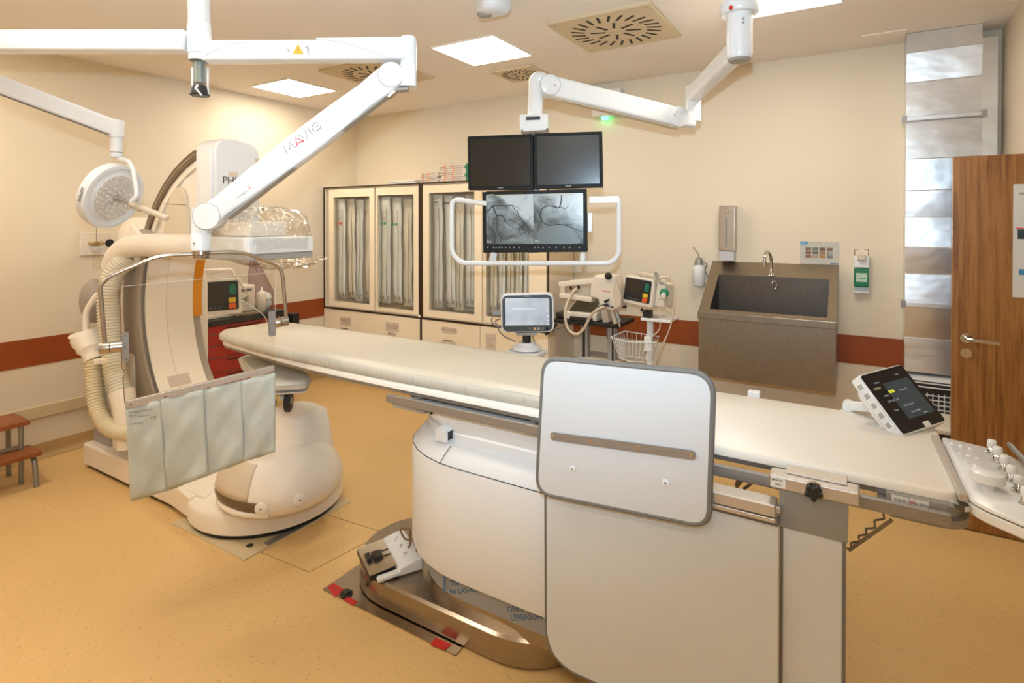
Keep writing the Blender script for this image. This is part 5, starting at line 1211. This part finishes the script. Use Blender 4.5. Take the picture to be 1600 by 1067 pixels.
# ================================================================== GLASS CABINETS
m_cab = varied('cabinet_cream', (.90, .77, .58), .015, 2, .42)
m_cabin = varied('cabinet_inside', (.86, .78, .64), .02, 2, .5)
m_browntrim = mat('dark_brown_edging', (.045, .022, .010), .45)
YC, ZB, ZTc = 4.13, .755, 2.035
def cabinet(x0, x1, label, doors, lowers):
    t = thing('glass_cabinet', label, 'cabinet', ((x0+x1)/2, 4.38, 0), 'glass-door supply cabinets')
    obj('lower_body', MB().box(x0, x1, YC+.018, YB-.006, .06, ZB-.006), m_cab, t)
    obj('plinth', MB().box(x0+.01, x1-.01, YC+.05, YB-.006, 0, .06), m_browntrim, t)
    for nm, a in (('side_board', (x0, x0+.018, YC+.012, YB-.006, ZB, ZTc)), ('side_board', (x1-.018, x1, YC+.012, YB-.006, ZB, ZTc)), ('back_board', (x0+.018, x1-.018, YB-.02, YB-.006, ZB, ZTc)),
                  ('top_board', (x0+.018, x1-.018, YC+.012, YB-.02, ZTc-.02, ZTc)), ('bottom_board', (x0+.018, x1-.018, YC+.012, YB-.02, ZB, ZB+.018))):
        obj(nm, MB().box(*a), m_cabin if nm == 'back_board' else m_cab, t)
    for a in ((x0, x1, YC, YC+.0118, ZTc-.012, ZTc+.002), (x0, x1, YC, YC+.0118, ZB-.012, ZB+.003), (x0, x0+.010, YC, YC+.0118, ZB+.003, ZTc-.012), (x1-.010, x1, YC, YC+.0118, ZB+.003, ZTc-.012)):
        obj('edging', MB().box(*a), m_browntrim, t)
    for dx0, dx1, gx0, gx1, gz0, gz1, dy in doors:
        Z0, Z1 = ZB+.02, ZTc-.028; y0, y1 = YC-.006+dy, YC+.010+dy
        mb = MB(); O = [(dx0, Z0), (dx1, Z0), (dx1, Z1), (dx0, Z1)]; I = [(gx0, gz0), (gx1, gz0), (gx1, gz1), (gx0, gz1)]
        for y, fl_ in ((y0, 1), (y1, 0)):
            for i in range(4):
                j = (i+1) % 4; mb.face([V((*O[i], 0)).xzy+V((0, y, 0)), V((*O[j], 0)).xzy+V((0, y, 0)), V((*I[j], 0)).xzy+V((0, y, 0)), V((*I[i], 0)).xzy+V((0, y, 0))])
        for Lr in (O, I):
            for i in range(4):
                j = (i+1) % 4; mb.face([V((Lr[i][0], y0, Lr[i][1])), V((Lr[j][0], y0, Lr[j][1])), V((Lr[j][0], y1, Lr[j][1])), V((Lr[i][0], y1, Lr[i][1]))])
        dr_ = obj('door', mb, m_cab, t, smooth=False)
        obj('glass_pane', MB().box(gx0-.004, gx1+.004, (y0+y1)/2-.001, (y0+y1)/2+.001, gz0-.004, gz1+.004), m_pane, dr_)
        mbg = MB(); mbg.tube([V((gx0, y0, gz0)), V((gx1, y0, gz0)), V((gx1, y0, gz1)), V((gx0, y0, gz1))], .002, 4, closed=True); obj('gasket', mbg, m_trim, dr_)
    for lx0, lx1, handles in lowers:
        dr_ = obj('drawer_front', MB().box(lx0, lx1, YC, YC+.017, .07, ZB-.016), m_cab, t, bev=.002)
        for hx, hz, dark in handles:
            obj('slot_handle', MB().box(hx-.055, hx+.055, YC-.006, YC+.001, hz-.03, hz), m_beige, dr_, bev=.003)
            obj('slot_shadow', MB().box(hx-.055, hx+.045, YC-.0065, YC-.0055, hz-.004, hz+.003), m_browntrim, dr_)
    return t
hp = lambda x, y: (onY(YC, x, y).x, onY(YC, x, y).z)
struct_edge = tag(obj('dark_filler_strip', MB().box(-3.553, -3.537, YC+.001, YC+.02, .05, ZTc), m_browntrim), 'dark vertical filler strip between the two glass cabinets', 'filler strip')
h1, h2, h3 = hp(539, 513), hp(613, 521), hp(701, 532)
cA = cabinet(-4.905, -3.555, 'left cream glass-door cabinet in the wall corner with hanging pouches', [(-4.80, -4.135, -4.722, -4.205, .835, 1.925, -.012), (-4.125, -3.57, -4.10, -3.63, .815, 1.93, .0)],
        [(-4.90, -3.56, [(h1[0], h1[1], 0), (h2[0], h2[1], 1)])])
xs = onY(YC, 750, 540).x
cB = cabinet(-3.535, -2.173, 'right cream glass-door cabinet behind the monitors', [(-3.50, -2.83, -3.425, -2.91, .84, 1.935, -.012), (-2.82, -2.19, -2.79, -2.36, .835, 1.935, .0)],
        [(-3.53, xs-.003, [(h3[0], h3[1], 1)]), (xs+.003, -2.178, [])])
def lab(cab, q, w, h, s, size):
    p = onY(YC, *q); M = frame((p.x, YC-.0015, p.z), (1, 0, 0), Zv)
    obj('label_card', MB().rrect(M, w, h, .004, -.001, .0006), m_paperc, cab)
    text('label_text', s, M @ Matrix.Translation(V((0, 0, .0008))), size, m_pencil, cab)
    obj('label_border', MB().tube([M @ V(a) for a in ((-w/2, -h/2, .0006), (w/2, -h/2, .0006), (w/2, h/2, .0006), (-w/2, h/2, .0006))], .0007, 4, closed=True), m_pencil, cab)
m_paperc = varied('aged_label', (.64, .53, .42), .02, 5, .6); m_pencil = mat('brown_pen', (.30, .20, .13), .6)
lab(cA, (540, 502), .15, .085, 'BUYUK STG\nTELER', .027); lab(cA, (613, 511), .17, .085, 'NEW EXCARETEL\nGUIDEWIRE', .021)
lab(cB, (702, 516), .165, .05, 'NEW MANIFOLD', .024); lab(cB, (701, 538), .165, .05, 'NEW INDEFLATOR', .021)
lab(cB, (767, 535), .10, .145, 'KILAVUZ TEL\n\n1  TL\n2  TEL\n3  MIX', .017)
tag(obj('wall_hook', MB().ball((-3.545, YC-.02, .77), .014), m_lacq), 'tiny white knob between the two cabinets at door-sill height', 'hook')
# ---- hanging catheter pouches, one object each
m_pouch = [varied('pouch_paper_a', (.88, .88, .84), .02, 3, .4), varied('pouch_paper_b', (.88, .82, .68), .02, 3, .4), varied('pouch_paper_c', (.80, .82, .77), .02, 3, .4)]
m_pfilm = see('pouch_film', (.98, .98, .97), .06, .12, 1.0, 14)
m_cath = mat('catheter_tube', (.28, .22, .14), .4); m_redp = mat('red_size_print', (.75, .08, .03), .5); m_grnp = mat('green_size_print', (.02, .30, .10), .5)
def pouch(x, w, y, ztop, L, lean, mi, mark, label, group, hook=True):
    t = thing('catheter_pouch', label, 'packaged catheter', (x, y, ztop-L), group)
    b0_, b1_ = x-w/2, x+w/2; lo = lean*L
    mb = MB(); n = 8; rings = []
    for i in range(13):
        v = i/12; zz = ztop-L*v; row = []
        for j in range(7):
            u = j/6; xx = b0_+(b1_-b0_)*u+lo*v; row.append(V((xx, y-.012*math.sin(PI*u)*(.6+.4*math.sin(v*9+x*40))-.006*math.sin(v*14+x*9), zz)))
        rings.append(row)
    mb.loft(rings, closed=False); o = obj('backing', mb, m_pouch[mi], t, ang=80)
    s = o.modifiers.new('thickness', 'SOLIDIFY'); s.thickness = .002
    o = obj('clear_film', MB().loft([[p+V((0, -.010-.004*math.sin(k*2.1+i*1.3), 0)) for k, p in enumerate(r)] for i, r in enumerate(rings)], closed=False), m_pfilm, t, ang=20)
    yc = y-.024
    if hook:
        for dx, ph in ((-.18, 0), (.2, 1.5)):
            xx = x+w*dx*1.3; P = [V((xx+lo*.1, yc, ztop-.12)), V((xx+lo*.4+.008*math.sin(ph), yc, ztop-L*.4)), V((xx+lo*.7-.01*math.cos(ph), yc, ztop-L*.7)), V((xx+lo*.93, yc, ztop-L*.93)), V((xx+lo*.96+.012, yc, ztop-L*.965)), V((xx+lo*.96+.024, yc, ztop-L*.93))]
            obj('catheter', MB().tube(catmull(P, 5), .003, 6), m_cath, t)
    if mark:
        m = m_redp if mark == 'r' else m_grnp if mark == 'g' else m_text
        if mark in 'rg':
            for dx in (-.25, .12): obj('size_print', MB().box(x+w*dx-.012+lo*.25, x+w*dx+.014+lo*.25, yc-.004, yc-.003, ztop-.275, ztop-.25), m, t)
            for k in range(3): obj('fine_print', MB().box(x-.3*w+lo*.2, x+.25*w+lo*.2, yc-.004, yc-.003, ztop-.20-.015*k, ztop-.197-.015*k), m_textl, t)
        else:
            obj('title_print', MB().box(x-.35*w+lo*.05, x+.3*w+lo*.05, yc-.004, yc-.003, ztop-.075, ztop-.062), m, t); obj('fine_print', MB().box(x-.35*w+lo*.05, x+.35*w+lo*.05, yc-.004, yc-.003, ztop-.098, ztop-.093), m_textl, t)
    return t
ord_ = ['leftmost', 'second from left', 'third from left', 'fourth from left', 'fifth from left', 'sixth from left', 'seventh from left', 'eighth from left']
def fill(x0, x1, specs, where, group, zt):
    n = len(specs); w = (x1-x0)/n
    for k, (ln_, mi, mk, yy) in enumerate(specs):
        yy = YC+.050+.032*k
        look = {'r': 'with red size print', 'g': 'with green size print', 'k': 'with black title print', '': 'plain'}[mk]
        pouch(x0+w*(k+.5), w*1.10, yy, zt-.01*(k % 3), 1.065-.02*(k % 2), ln_, mi, mk, '%s catheter pouch %s behind %s' % (ord_[k], look, where), group)
fill(-4.73, -4.225, [(0, 0, 'r', 4.30), (.02, 1, '', 4.34), (-.02, 0, '', 4.29), (0, 1, '', 4.33), (.01, 0, '', 4.30)], 'the first cabinet window', 'pouches in the first cabinet window', 1.915)
fill(-4.10, -3.645, [(0, 2, 'g', 4.30), (.01, 0, 'g', 4.34), (0, 1, '', 4.29), (-.02, 1, 'k', 4.33)], 'the second cabinet window', 'pouches in the second cabinet window', 1.915)
fill(-3.425, -2.925, [(0, 2, 'k', 4.30), (.03, 0, 'k', 4.34), (-.01, 1, '', 4.29), (0, 0, '', 4.33), (0, 2, '', 4.29)], 'the third cabinet window', 'pouches in the third cabinet window', 1.92)
fill(-2.785, -2.38, [(0, 1, '', 4.30), (0, 0, '', 4.34), (0, 1, '', 4.30), (0, 1, '', 4.34), (0, 0, '', 4.30), (0, 1, '', 4.34)], 'the fourth cabinet window', 'pouches in the fourth cabinet window', 1.92)
# ---- packets stacked on the cabinets
m_pk = varied('packet_paper', (.72, .62, .54), .04, 9, .5); m_or = mat('orange_band_print', (.85, .25, .06), .5); m_gr = mat('green_edge_print', (.0, .22, .10), .5); m_gline = mat('grey_line_print', (.35, .31, .29), .5)
random.seed(4)
def packet(x0, x1, z, h, y0, green, label, skew):
    t = thing('supply_packet', label, 'packet', ((x0+x1)/2, y0+.1, z), 'packets stacked on the cabinets')
    R = Matrix.Translation(V(((x0+x1)/2, y0+.1, z))) @ Matrix.Rotation(skew, 4, 'Z'); w = (x1-x0)/2
    obj('box', MB().box(-w, w, -.1, .1, 0, h, R), m_pk, t, bev=.006)
    for f in (-.62, -.05): obj('orange_band', MB().box(w*f-.009, w*f+.009, -.1012, .1012, .004, h-.004, R), m_or, t)
    obj('print_line', MB().box(w*.12, w*.55, -.1012, -.1005, h*.4, h*.62, R), m_gline, t)
    if green: obj('green_end', MB().box(w*.82, w+.0012, -.1012, .1012, .001, h-.001, R), m_gr, t)
zt = ZTc+.003
a0, a1 = onY(4.2, 662, 280).x, onY(4.2, 690, 280).x
for k in range(5): packet(a0+.01*(k == 4), a1+.012*(k % 2), zt+k*.0185, .018, 4.14, 0, 'orange-banded packet in the low left stack on the cabinets, %s' % ['at the bottom', 'second from bottom', 'in the middle', 'second from top', 'on top'][k], .06*math.sin(k*2))
b0x, b1x = onY(4.2, 690, 275).x+.02, onY(4.2, 733, 275).x+.03
names = ['at the bottom', 'second from bottom', 'third from bottom', 'fourth from bottom', 'fourth from top', 'third from top', 'second from top', 'on top']
for k in range(8): packet(b0x+.008*(k % 3), b1x+.006*(k % 2), zt+k*.0195, .019, 4.14, 1, 'orange-banded packet with green end in the tall stack by the left monitor, %s' % names[k], .05*math.sin(k*1.7+1))
e0x, e1x = onY(4.2, 614, 285).x, onY(4.2, 655, 283).x
for k in range(2): tag(obj('flat_envelope', MB().box(e0x-.02*k, e1x, 4.14, 4.40, zt+k*.017, zt+.013+k*.017), m_paper, bev=.004), '%s white flat envelope lying on the left cabinet top' % ('lower' if k == 0 else 'upper'), 'envelope')
tag(obj('crumpled_wrap', MB().ball((e1x+.03, 4.22, zt+.023), (.026, .05, .021), 10, 6), m_plastic, ang=10), 'crumpled clear wrap between the envelopes and the packets on the cabinet', 'wrapping')

# ================================================================== PATIENT MONITOR in the background
D0 = 3.70
t = thing('patient_monitor', 'white-framed patient monitor with pale lit screen on a stand behind the table', 'patient monitor', (at(824, 520, D0).x, at(824, 520, D0).y, 0))
pm = VP(at(782, 490, D0), at(866, 490, D0-.02))
P = roundpoly(pm.pts([(782, 460), (865, 458.5), (866, 519), (783, 520)]), .045, 6); cc = sum(P, V())/len(P)
obj('casing', MB().prism(P, -pm.n*.09), m_lacq, t, bev=.008)
obj('bezel', MB().prism([p+(cc-p)*.06+pm.n*.0003 for p in P], pm.n*.002), varied('slate_bezel', (.07, .08, .085), .03, 5, .35), t)
m_pale = mat('pale_screen', (.05, .05, .05), .2); N, L, B = nodes(m_pale); nn = noise(m_pale, 5, 2)
L.new(ramp(m_pale, nn.outputs[0], [(.35, (.42, .46, .52)), (.6, (.66, .73, .78))]).outputs[0], B.inputs['Emission Color']); B.inputs['Emission Strength'].default_value = .85
obj('screen', MB().prism(pm.pts([(789.3, 466), (858, 465.5), (858.8, 508), (789.8, 508.5)], .0026), pm.n*.0004), m_pale, t)
text('lettering', 'PHILIPS', frame(pm.pt(824, 462.8, .003), pm.pt(830, 462, 0)-pm.pt(820, 462, 0), Zv), .011, m_textw, t)
for k, (x, m) in enumerate([(828, m_trim), (835.5, mat('amber_key', (.75, .42, .2), .4)), (841.5, m_textl), (848, m_trim)]): obj('key', MB().prism(pm.pts([(x-2, 511.5), (x+2, 511.5), (x+2, 515.5), (x-2, 515.5)], .0025), pm.n*.001), m, t)
obj('rotary_knob', MB().lathe(pm.pt(855.5, 513.5, .002), pm.n, [(0, .012), (.012, .010)], 20), m_black, t)
for y in (485, 493, 500, 506): obj('screen_icon', MB().prism(pm.pts([(855, y), (856.5, y), (856.5, y+1.5), (855, y+1.5)], .0032), pm.n*.0002), m_wh, t)
obj('trace_line', MB().prism(pm.pts([(800, 482.3), (836, 482), (836, 482.8), (800, 483)], .0031), pm.n*.0002), m_wh, t)
s = pm.pt(824, 524, -.045)
obj('screen_mount', MB().prism(pm.pts([(806, 520.5), (840, 520), (838, 524), (808, 524)], .0), -pm.n*.08), m_grey, t)
obj('neck', MB().cyl(pm.pt(823, 523, -.04), pm.pt(823, 536, -.04), .028), m_dark, t)
b = pm.pt(823, 545, -.04)
obj('base_cone', MB().lathe(b, (0, 0, 1), [(0, .10), (.015, .095), (.03, .06), (.045, .055)], 28), m_white, t)
obj('handle_shelf', MB().rrect(Matrix.Translation(b), .23, .18, .03, -.04, -.008), m_white, t, bev=.01)
obj('yellow_sling', MB().rrect(Matrix.Translation(b), .20, .14, .03, -.055, -.041), mat('yellow_plastic', (.6, .42, .02), .5), t)
obj('stand_pole', MB().cyl((b.x, b.y, .06), (b.x, b.y, b.z-.055), .022), m_lacq, t)
for k in range(5):
    a = 2*PI*k/5+.3; e = V((b.x+.27*math.cos(a), b.y+.27*math.sin(a), .075)); l_ = obj('leg', MB().bar((b.x, b.y, .09), e, .04, .03), m_white, t); obj('caster', MB().cyl(e+V((-.012, 0, -.045)), e+V((.012, 0, -.045)), .03), m_black, l_)
obj('side_clip', MB().prism(pm.pts([(770, 486), (782, 486), (782, 492), (770, 493)], -.03), -pm.n*.03), m_railmetal, t)
for P in ([(771, 492), (768, 500), (772, 508), (782, 512)], [(782, 498), (775, 501), (776, 508), (786, 524), (806, 534)]): obj('cable', MB().tube(catmull(pm.pts(P, -.05), 5), .004, 8), m_trim, t)
obj('cable', MB().tube(catmull(pm.pts([(832, 524), (834, 530), (836, 538)], -.05), 5), .004, 8), m_trim, t)

# ================================================================== INJECTOR TROLLEY
YI = 4.16
pI = lambda x, y, d=0: onY(YI-d, x, y)
base = pI(915, 505)
t = trol = thing('injector_trolley', 'black-topped trolley with grey column legs right of the cabinets', 'trolley', (base.x, YI+.1, 0))
zz = pI(920, 505).z
tx0, tx1 = pI(866, 500).x, pI(967, 500).x
obj('table_top', MB().box(tx0, tx1, YI-.02, YI+.36, zz-.018, zz+.014), m_black, t, bev=.008)
xa, xb = pI(908, 540).x, pI(951, 540).x
obj('column', MB().box(xa-.03, xa+.03, YI+.05, YI+.12, .10, zz-.02), m_grey, t, bev=.006); obj('column', MB().box(xb-.03, xb+.03, YI+.05, YI+.12, .10, zz-.02), m_grey, t, bev=.006)
obj('column_strip', MB().box(xa-.012, xa+.012, YI+.045, YI+.0495, .12, zz-.03), m_dark, t); obj('column_strip', MB().box(xb+.008, xb+.022, YI+.045, YI+.0495, .12, zz-.03), m_dark, t)
for x in (xa, xb): f = obj('foot', MB().box(x-.035, x+.035, YI-.08, YI+.34, .05, .10), m_grey, t, bev=.01); [obj('caster', MB().cyl((x-.015, y, .028), (x+.015, y, .028), .028), m_black, f) for y in (YI-.04, YI+.30)]
obj('lower_shelf', MB().box(xa-.04, xb+.06, YI-.02, YI+.3, pI(925, 562).z-.03, pI(925, 562).z), m_cream, t, bev=.006)
obj('push_rail', MB().tube(fillet([(tx0-.02, YI+.0, zz-.03), (tx0-.02, YI-.12, zz-.11), (tx0+.05, YI-.05, zz-.02)], .03), .012), m_black, t)
tl = zz+.015
# printer-like unit below
t = thing('keyboard_unit', 'low beige unit with dark slanted lid on the black trolley top', 'control unit', (pI(905, 480).x, YI+.1, tl))
ax0, ax1 = pI(883, 490).x, pI(932, 490).x
obj('casing', MB().loft([[V((x, YI+.0, tl+.001)), V((x, YI+.26, tl+.001)), V((x, YI+.26, tl+.17)), V((x, YI+.0, tl+.06))] for x in (ax0, ax1)]), m_cream, t, bev=.012, seg=3)
obj('dark_lid', MB().prism([(ax0+.03, YI+.015, tl+.068), (ax1-.04, YI+.015, tl+.068), (ax1-.04, YI+.22, tl+.156), (ax0+.03, YI+.22, tl+.156)], (0, -.002, .006)), mat('olive_glass', (.07, .065, .035), .2), t)
obj('left_block', MB().box(ax0-.09, ax0-.012, YI+.0, YI+.14, tl+.001, tl+.05), m_dark, t, bev=.015)
obj('media_slot', MB().box(ax0+.05, ax1-.03, YI-.022, YI-.001, tl+.002, tl+.03), m_dark, t, bev=.003)
# injector head with arm
t = thing('contrast_injector', 'beige tilted injector head with black ball knob on its swing arm above the trolley', 'injector', (pI(950, 470).x, YI+.02, tl))
hp_ = [pI(x, y) for x, y in ((934, 441), (942, 427), (962, 431), (969, 445), (976, 466), (972, 478), (962, 483), (945, 478), (940, 466), (930, 462))]
hd = [pI(929, 441), pI(936, 428), pI(965, 430), pI(974, 462), pI(973, 480), pI(962, 484), pI(943, 477), pI(941, 466), pI(928, 462)]
obj('head', MB().loft([[p+(sum(hd, V())/9-p)*k+V((0, dy, 0)) for p in hd] for k, dy in ((.08, -.09), (0, -.07), (0, .08), (.08, .10))]), m_cream, t, bev=.012, seg=3)
obj('side_shade', MB().prism([pI(x, y, .075) for x, y in ((964, 434), (972, 462), (971, 478), (962, 481), (958, 455))], (0, -.02, 0)), m_beige, t, bev=.004)
obj('ball_knob', MB().ball(pI(950.5, 431.5, .10), .028), m_black, t)
obj('front_slot', MB().prism([pI(x, y, .095) for x, y in ((944, 470), (953, 466), (952, 470), (946, 474))], (0, -.012, 0)), m_dark, t, bev=.003)
for q in ((952, 478), (957, 479.5)): obj('socket', MB().lathe(pI(*q, .09), (0, -1, 0), [(0, .008), (.01, .007)], 12), m_black, t)
text('lettering', 'MEDRAD', frame(pI(947, 455, .092), (1, 0, -.05), (.05, 0, 1)), .016, m_red, t)
obj('upper_arm', MB().bar(pI(876, 444, -.05), pI(934, 438, -.05), .07, .045, r=.01), m_cream, t, ang=50)
obj('lower_arm', MB().bar(pI(877, 461, -.02), pI(927, 468, -.02), .07, .040, r=.01), m_cream, t, ang=50)
obj('arm_link', MB().bar(pI(881, 447, -.04), pI(881, 458, -.04), .05, .04), m_beige, t)
obj('arm_link', MB().bar(pI(925, 441, -.04), pI(926, 465, -.04), .04, .035), m_grey, t)
for q in ((892, 450), (904, 449)): obj('arm_plug', MB().ball(pI(*q, -.03), (.012, .012, .016)), m_black, t)
obj('syringe_holder', MB().bar(pI(957, 484, .03), pI(963, 505, .03), .04, .03), m_beige, t); obj('syringe', MB().cyl(pI(962, 486, .05), pI(968, 503, .05), .018), m_railmetal, t)
obj('syringe_tip', MB().cyl(pI(966, 502, .05), pI(969, 511, .05), .005), m_beige, t)
obj('support', MB().bar((pI(945, 488).x, YI+.06, tl), pI(945, 478, -.06), .07, .05), m_beige, t)
obj('red_lever', MB().lathe(pI(973, 480, .0), (1, 0, .3), [(0, .006), (.02, .012), (.03, .010)], 14), mat('maroon_knob', (.09, .01, .01), .35), t)
obj('thick_cable', MB().tube(catmull([pI(948, 478, .12), pI(938, 481, .14), pI(924, 492, .13), pI(912, 514, .10), pI(900, 522, .10), pI(888, 514, .10), pI(883, 496, .10), pI(885, 478, .08), pI(894, 458, .02), pI(902, 450, 0)], 8), .011, 12), m_beige, t)
obj('cable_boot', MB().tube([pI(950, 476, .12), pI(941, 479, .13), pI(934, 482, .135)], [.012, .015, .013], 12), m_black, t)
for P in ([(952, 506), (948, 520), (955, 545), (958, 566)], [(950, 508), (956, 512), (962, 540), (963, 566)], [(955, 520), (962, 522), (957, 530)]):
    obj('hanging_cable', MB().tube(catmull([pI(x, y, -.1) for x, y in P], 6), .006, 8), m_trim, trol)

# ================================================================== DEFIBRILLATOR ON ROLL STAND
YD2 = 4.12
pD = lambda x, y, d=0: onY(YD2-d, x, y)
px = pD(1012, 500)
t = thing('roll_stand', 'white roll stand with pole and wire basket right of the trolley', 'roll stand', (px.x, YD2+.1, 0))
zs_ = pD(1010, 496).z
obj('pole', MB().cyl((px.x, YD2+.06, .07), (px.x, YD2+.06, zs_-.02), .026), m_lacq, t)
obj('platform', MB().box(pD(1003, 496).x, pD(1050, 496).x, YD2-.04, YD2+.18, zs_-.022, zs_), m_lacq, t, bev=.008)
obj('swivel_block', MB().box(pD(1006, 488).x, pD(1017, 488).x, YD2-.02, YD2+.05, zs_+.0, pD(1010, 484).z-.004), m_black, t)
obj('pole_bracket', MB().box(px.x-.03, px.x+.03, YD2-.0, YD2+.05, pD(1010, 549).z, pD(1010, 526).z), m_lacq, t, bev=.006)
bx0, bx1, bz0, bz1 = pD(957, 540).x, pD(1029, 540).x, pD(1000, 562).z, pD(1000, 530).z
mid = (bx0+bx1)/2
rim = [V((bx0, YD2-.04, bz1)), V((mid-.02, YD2-.14, bz1-.0)), V((bx1, YD2-.06, bz1)), V((bx1-.02, YD2+.08, bz1+.02)), V((bx0+.06, YD2+.10, bz1+.03))]
obj('basket_rim', MB().tube(rim, .004, 6, closed=True), m_lacq, t)
low = [p.lerp(V((mid, YD2, bz0)), .35)+V((0, 0, bz0-bz1)) - V((0, 0, (bz0-p.z)*.0)) for p in rim]; low = [V((p.x, p.y, bz0)) for p in low]
obj('basket_base', MB().tube(low, .004, 6, closed=True), m_lacq, t)
n = 0
for i in range(5):
    a, b, c, d_ = rim[i], rim[(i+1) % 5], low[i], low[(i+1) % 5]
    for k in range(7):
        f = (k+.5)/7; obj('basket_wire', MB().cyl(a.lerp(b, f), c.lerp(d_, f), .0022, n=6), m_lacq, t)
for k in range(5):
    a = 2*PI*k/5; e = V((px.x+.25*math.cos(a), YD2+.06+.25*math.sin(a), .075)); l_ = obj('leg', MB().bar((px.x, YD2+.06, .09), e, .04, .03), m_lacq, t); obj('caster', MB().cyl(e+V((-.012, 0, -.045)), e+V((.012, 0, -.045)), .03), m_black, l_)
c0_, c1_ = pD(977, 455), pD(1015, 460)
Md = frame(pD(997, 455, .02), (.26, -.045, -.025), (.06, .06, 1))
t = thing('defibrillator', 'beige defibrillator with green dial and coiled lead handle on the roll stand', 'defibrillator', (Md.translation.x, YD2+.05, zs_+.06))
monitor_box(t, Md, .245, .215, .20)
obj('side_panel', MB().box(.1225, .20, -.09, .09, -.20, -.03, Md), m_cream, t, bev=.015, seg=3)
obj('side_connector', MB().lathe(Md @ V((.19, .02, -.04)), Md.to_3x3() @ V((.5, 0, 1)), [(0, .034), (.03, .030), (.035, .02)], 20), mat('green_connector', (.01, .20, .10), .4), t)
obj('plug', MB().ball(Md @ V((.205, .0, .0)), (.018, .018, .028)), m_cream, t)
obj('paddle_handle', MB().bar(pD(996, 426, -.02), pD(1028, 433, -.02), .04, .032, r=.012), m_beige, t, ang=50)
obj('handle_post', MB().bar(pD(998, 428, -.02), pD(999, 436, -.02), .03, .02), m_cream, t); obj('handle_post', MB().bar(pD(1022, 432, -.02), pD(1022, 440, -.02), .03, .02), m_cream, t)
coil = [pD(1024+6*k/40, 427+10*k/40, .03+.0)+V((.012*math.cos(k*1.2), .012*math.sin(k*1.2), .006*math.sin(k*1.2))) for k in range(41)]
obj('coiled_lead', MB().tube(catmull(coil, 2), .004, 6), m_grey, t)
obj('lead_handle', MB().tube(catmull([pD(1024, 437, .03), pD(1036, 433, .03), pD(1047, 434, .03)], 4), .011, 10), m_beige, t)
obj('grey_sail', MB().prism([pD(x, y, .02) for x, y in ((1029, 440), (1042, 445), (1031, 444))], (0, .02, 0)), m_grey, t)
obj('long_lead', MB().tube(catmull([pD(1047, 434, .03), pD(1053, 442, .04), pD(1054, 465, .04), pD(1050, 500, .03), pD(1040, 530, 0), pD(1028, 558, -.02), pD(1022, 572, -.02)], 8), .0055, 8), m_beige, t)
obj('long_lead', MB().tube(catmull([pD(1036, 477, .0), pD(1048, 486, .0), pD(1051, 492, 0), pD(1046, 515, 0), pD(1034, 540, -.02), pD(1024, 568, -.03)], 8), .0045, 8), m_beige, t)
obj('sensor_lead', MB().tube(catmull([Md @ V((.205, -.01, .01)), pD(1027, 470, .06), pD(1031, 496, .05), pD(1030, 515, .04), pD(1017, 526, .04)], 8), .0035, 8), m_cream, t)
obj('caster_knob', MB().ball(pD(1003, 484, .0), .012), m_dark, t)
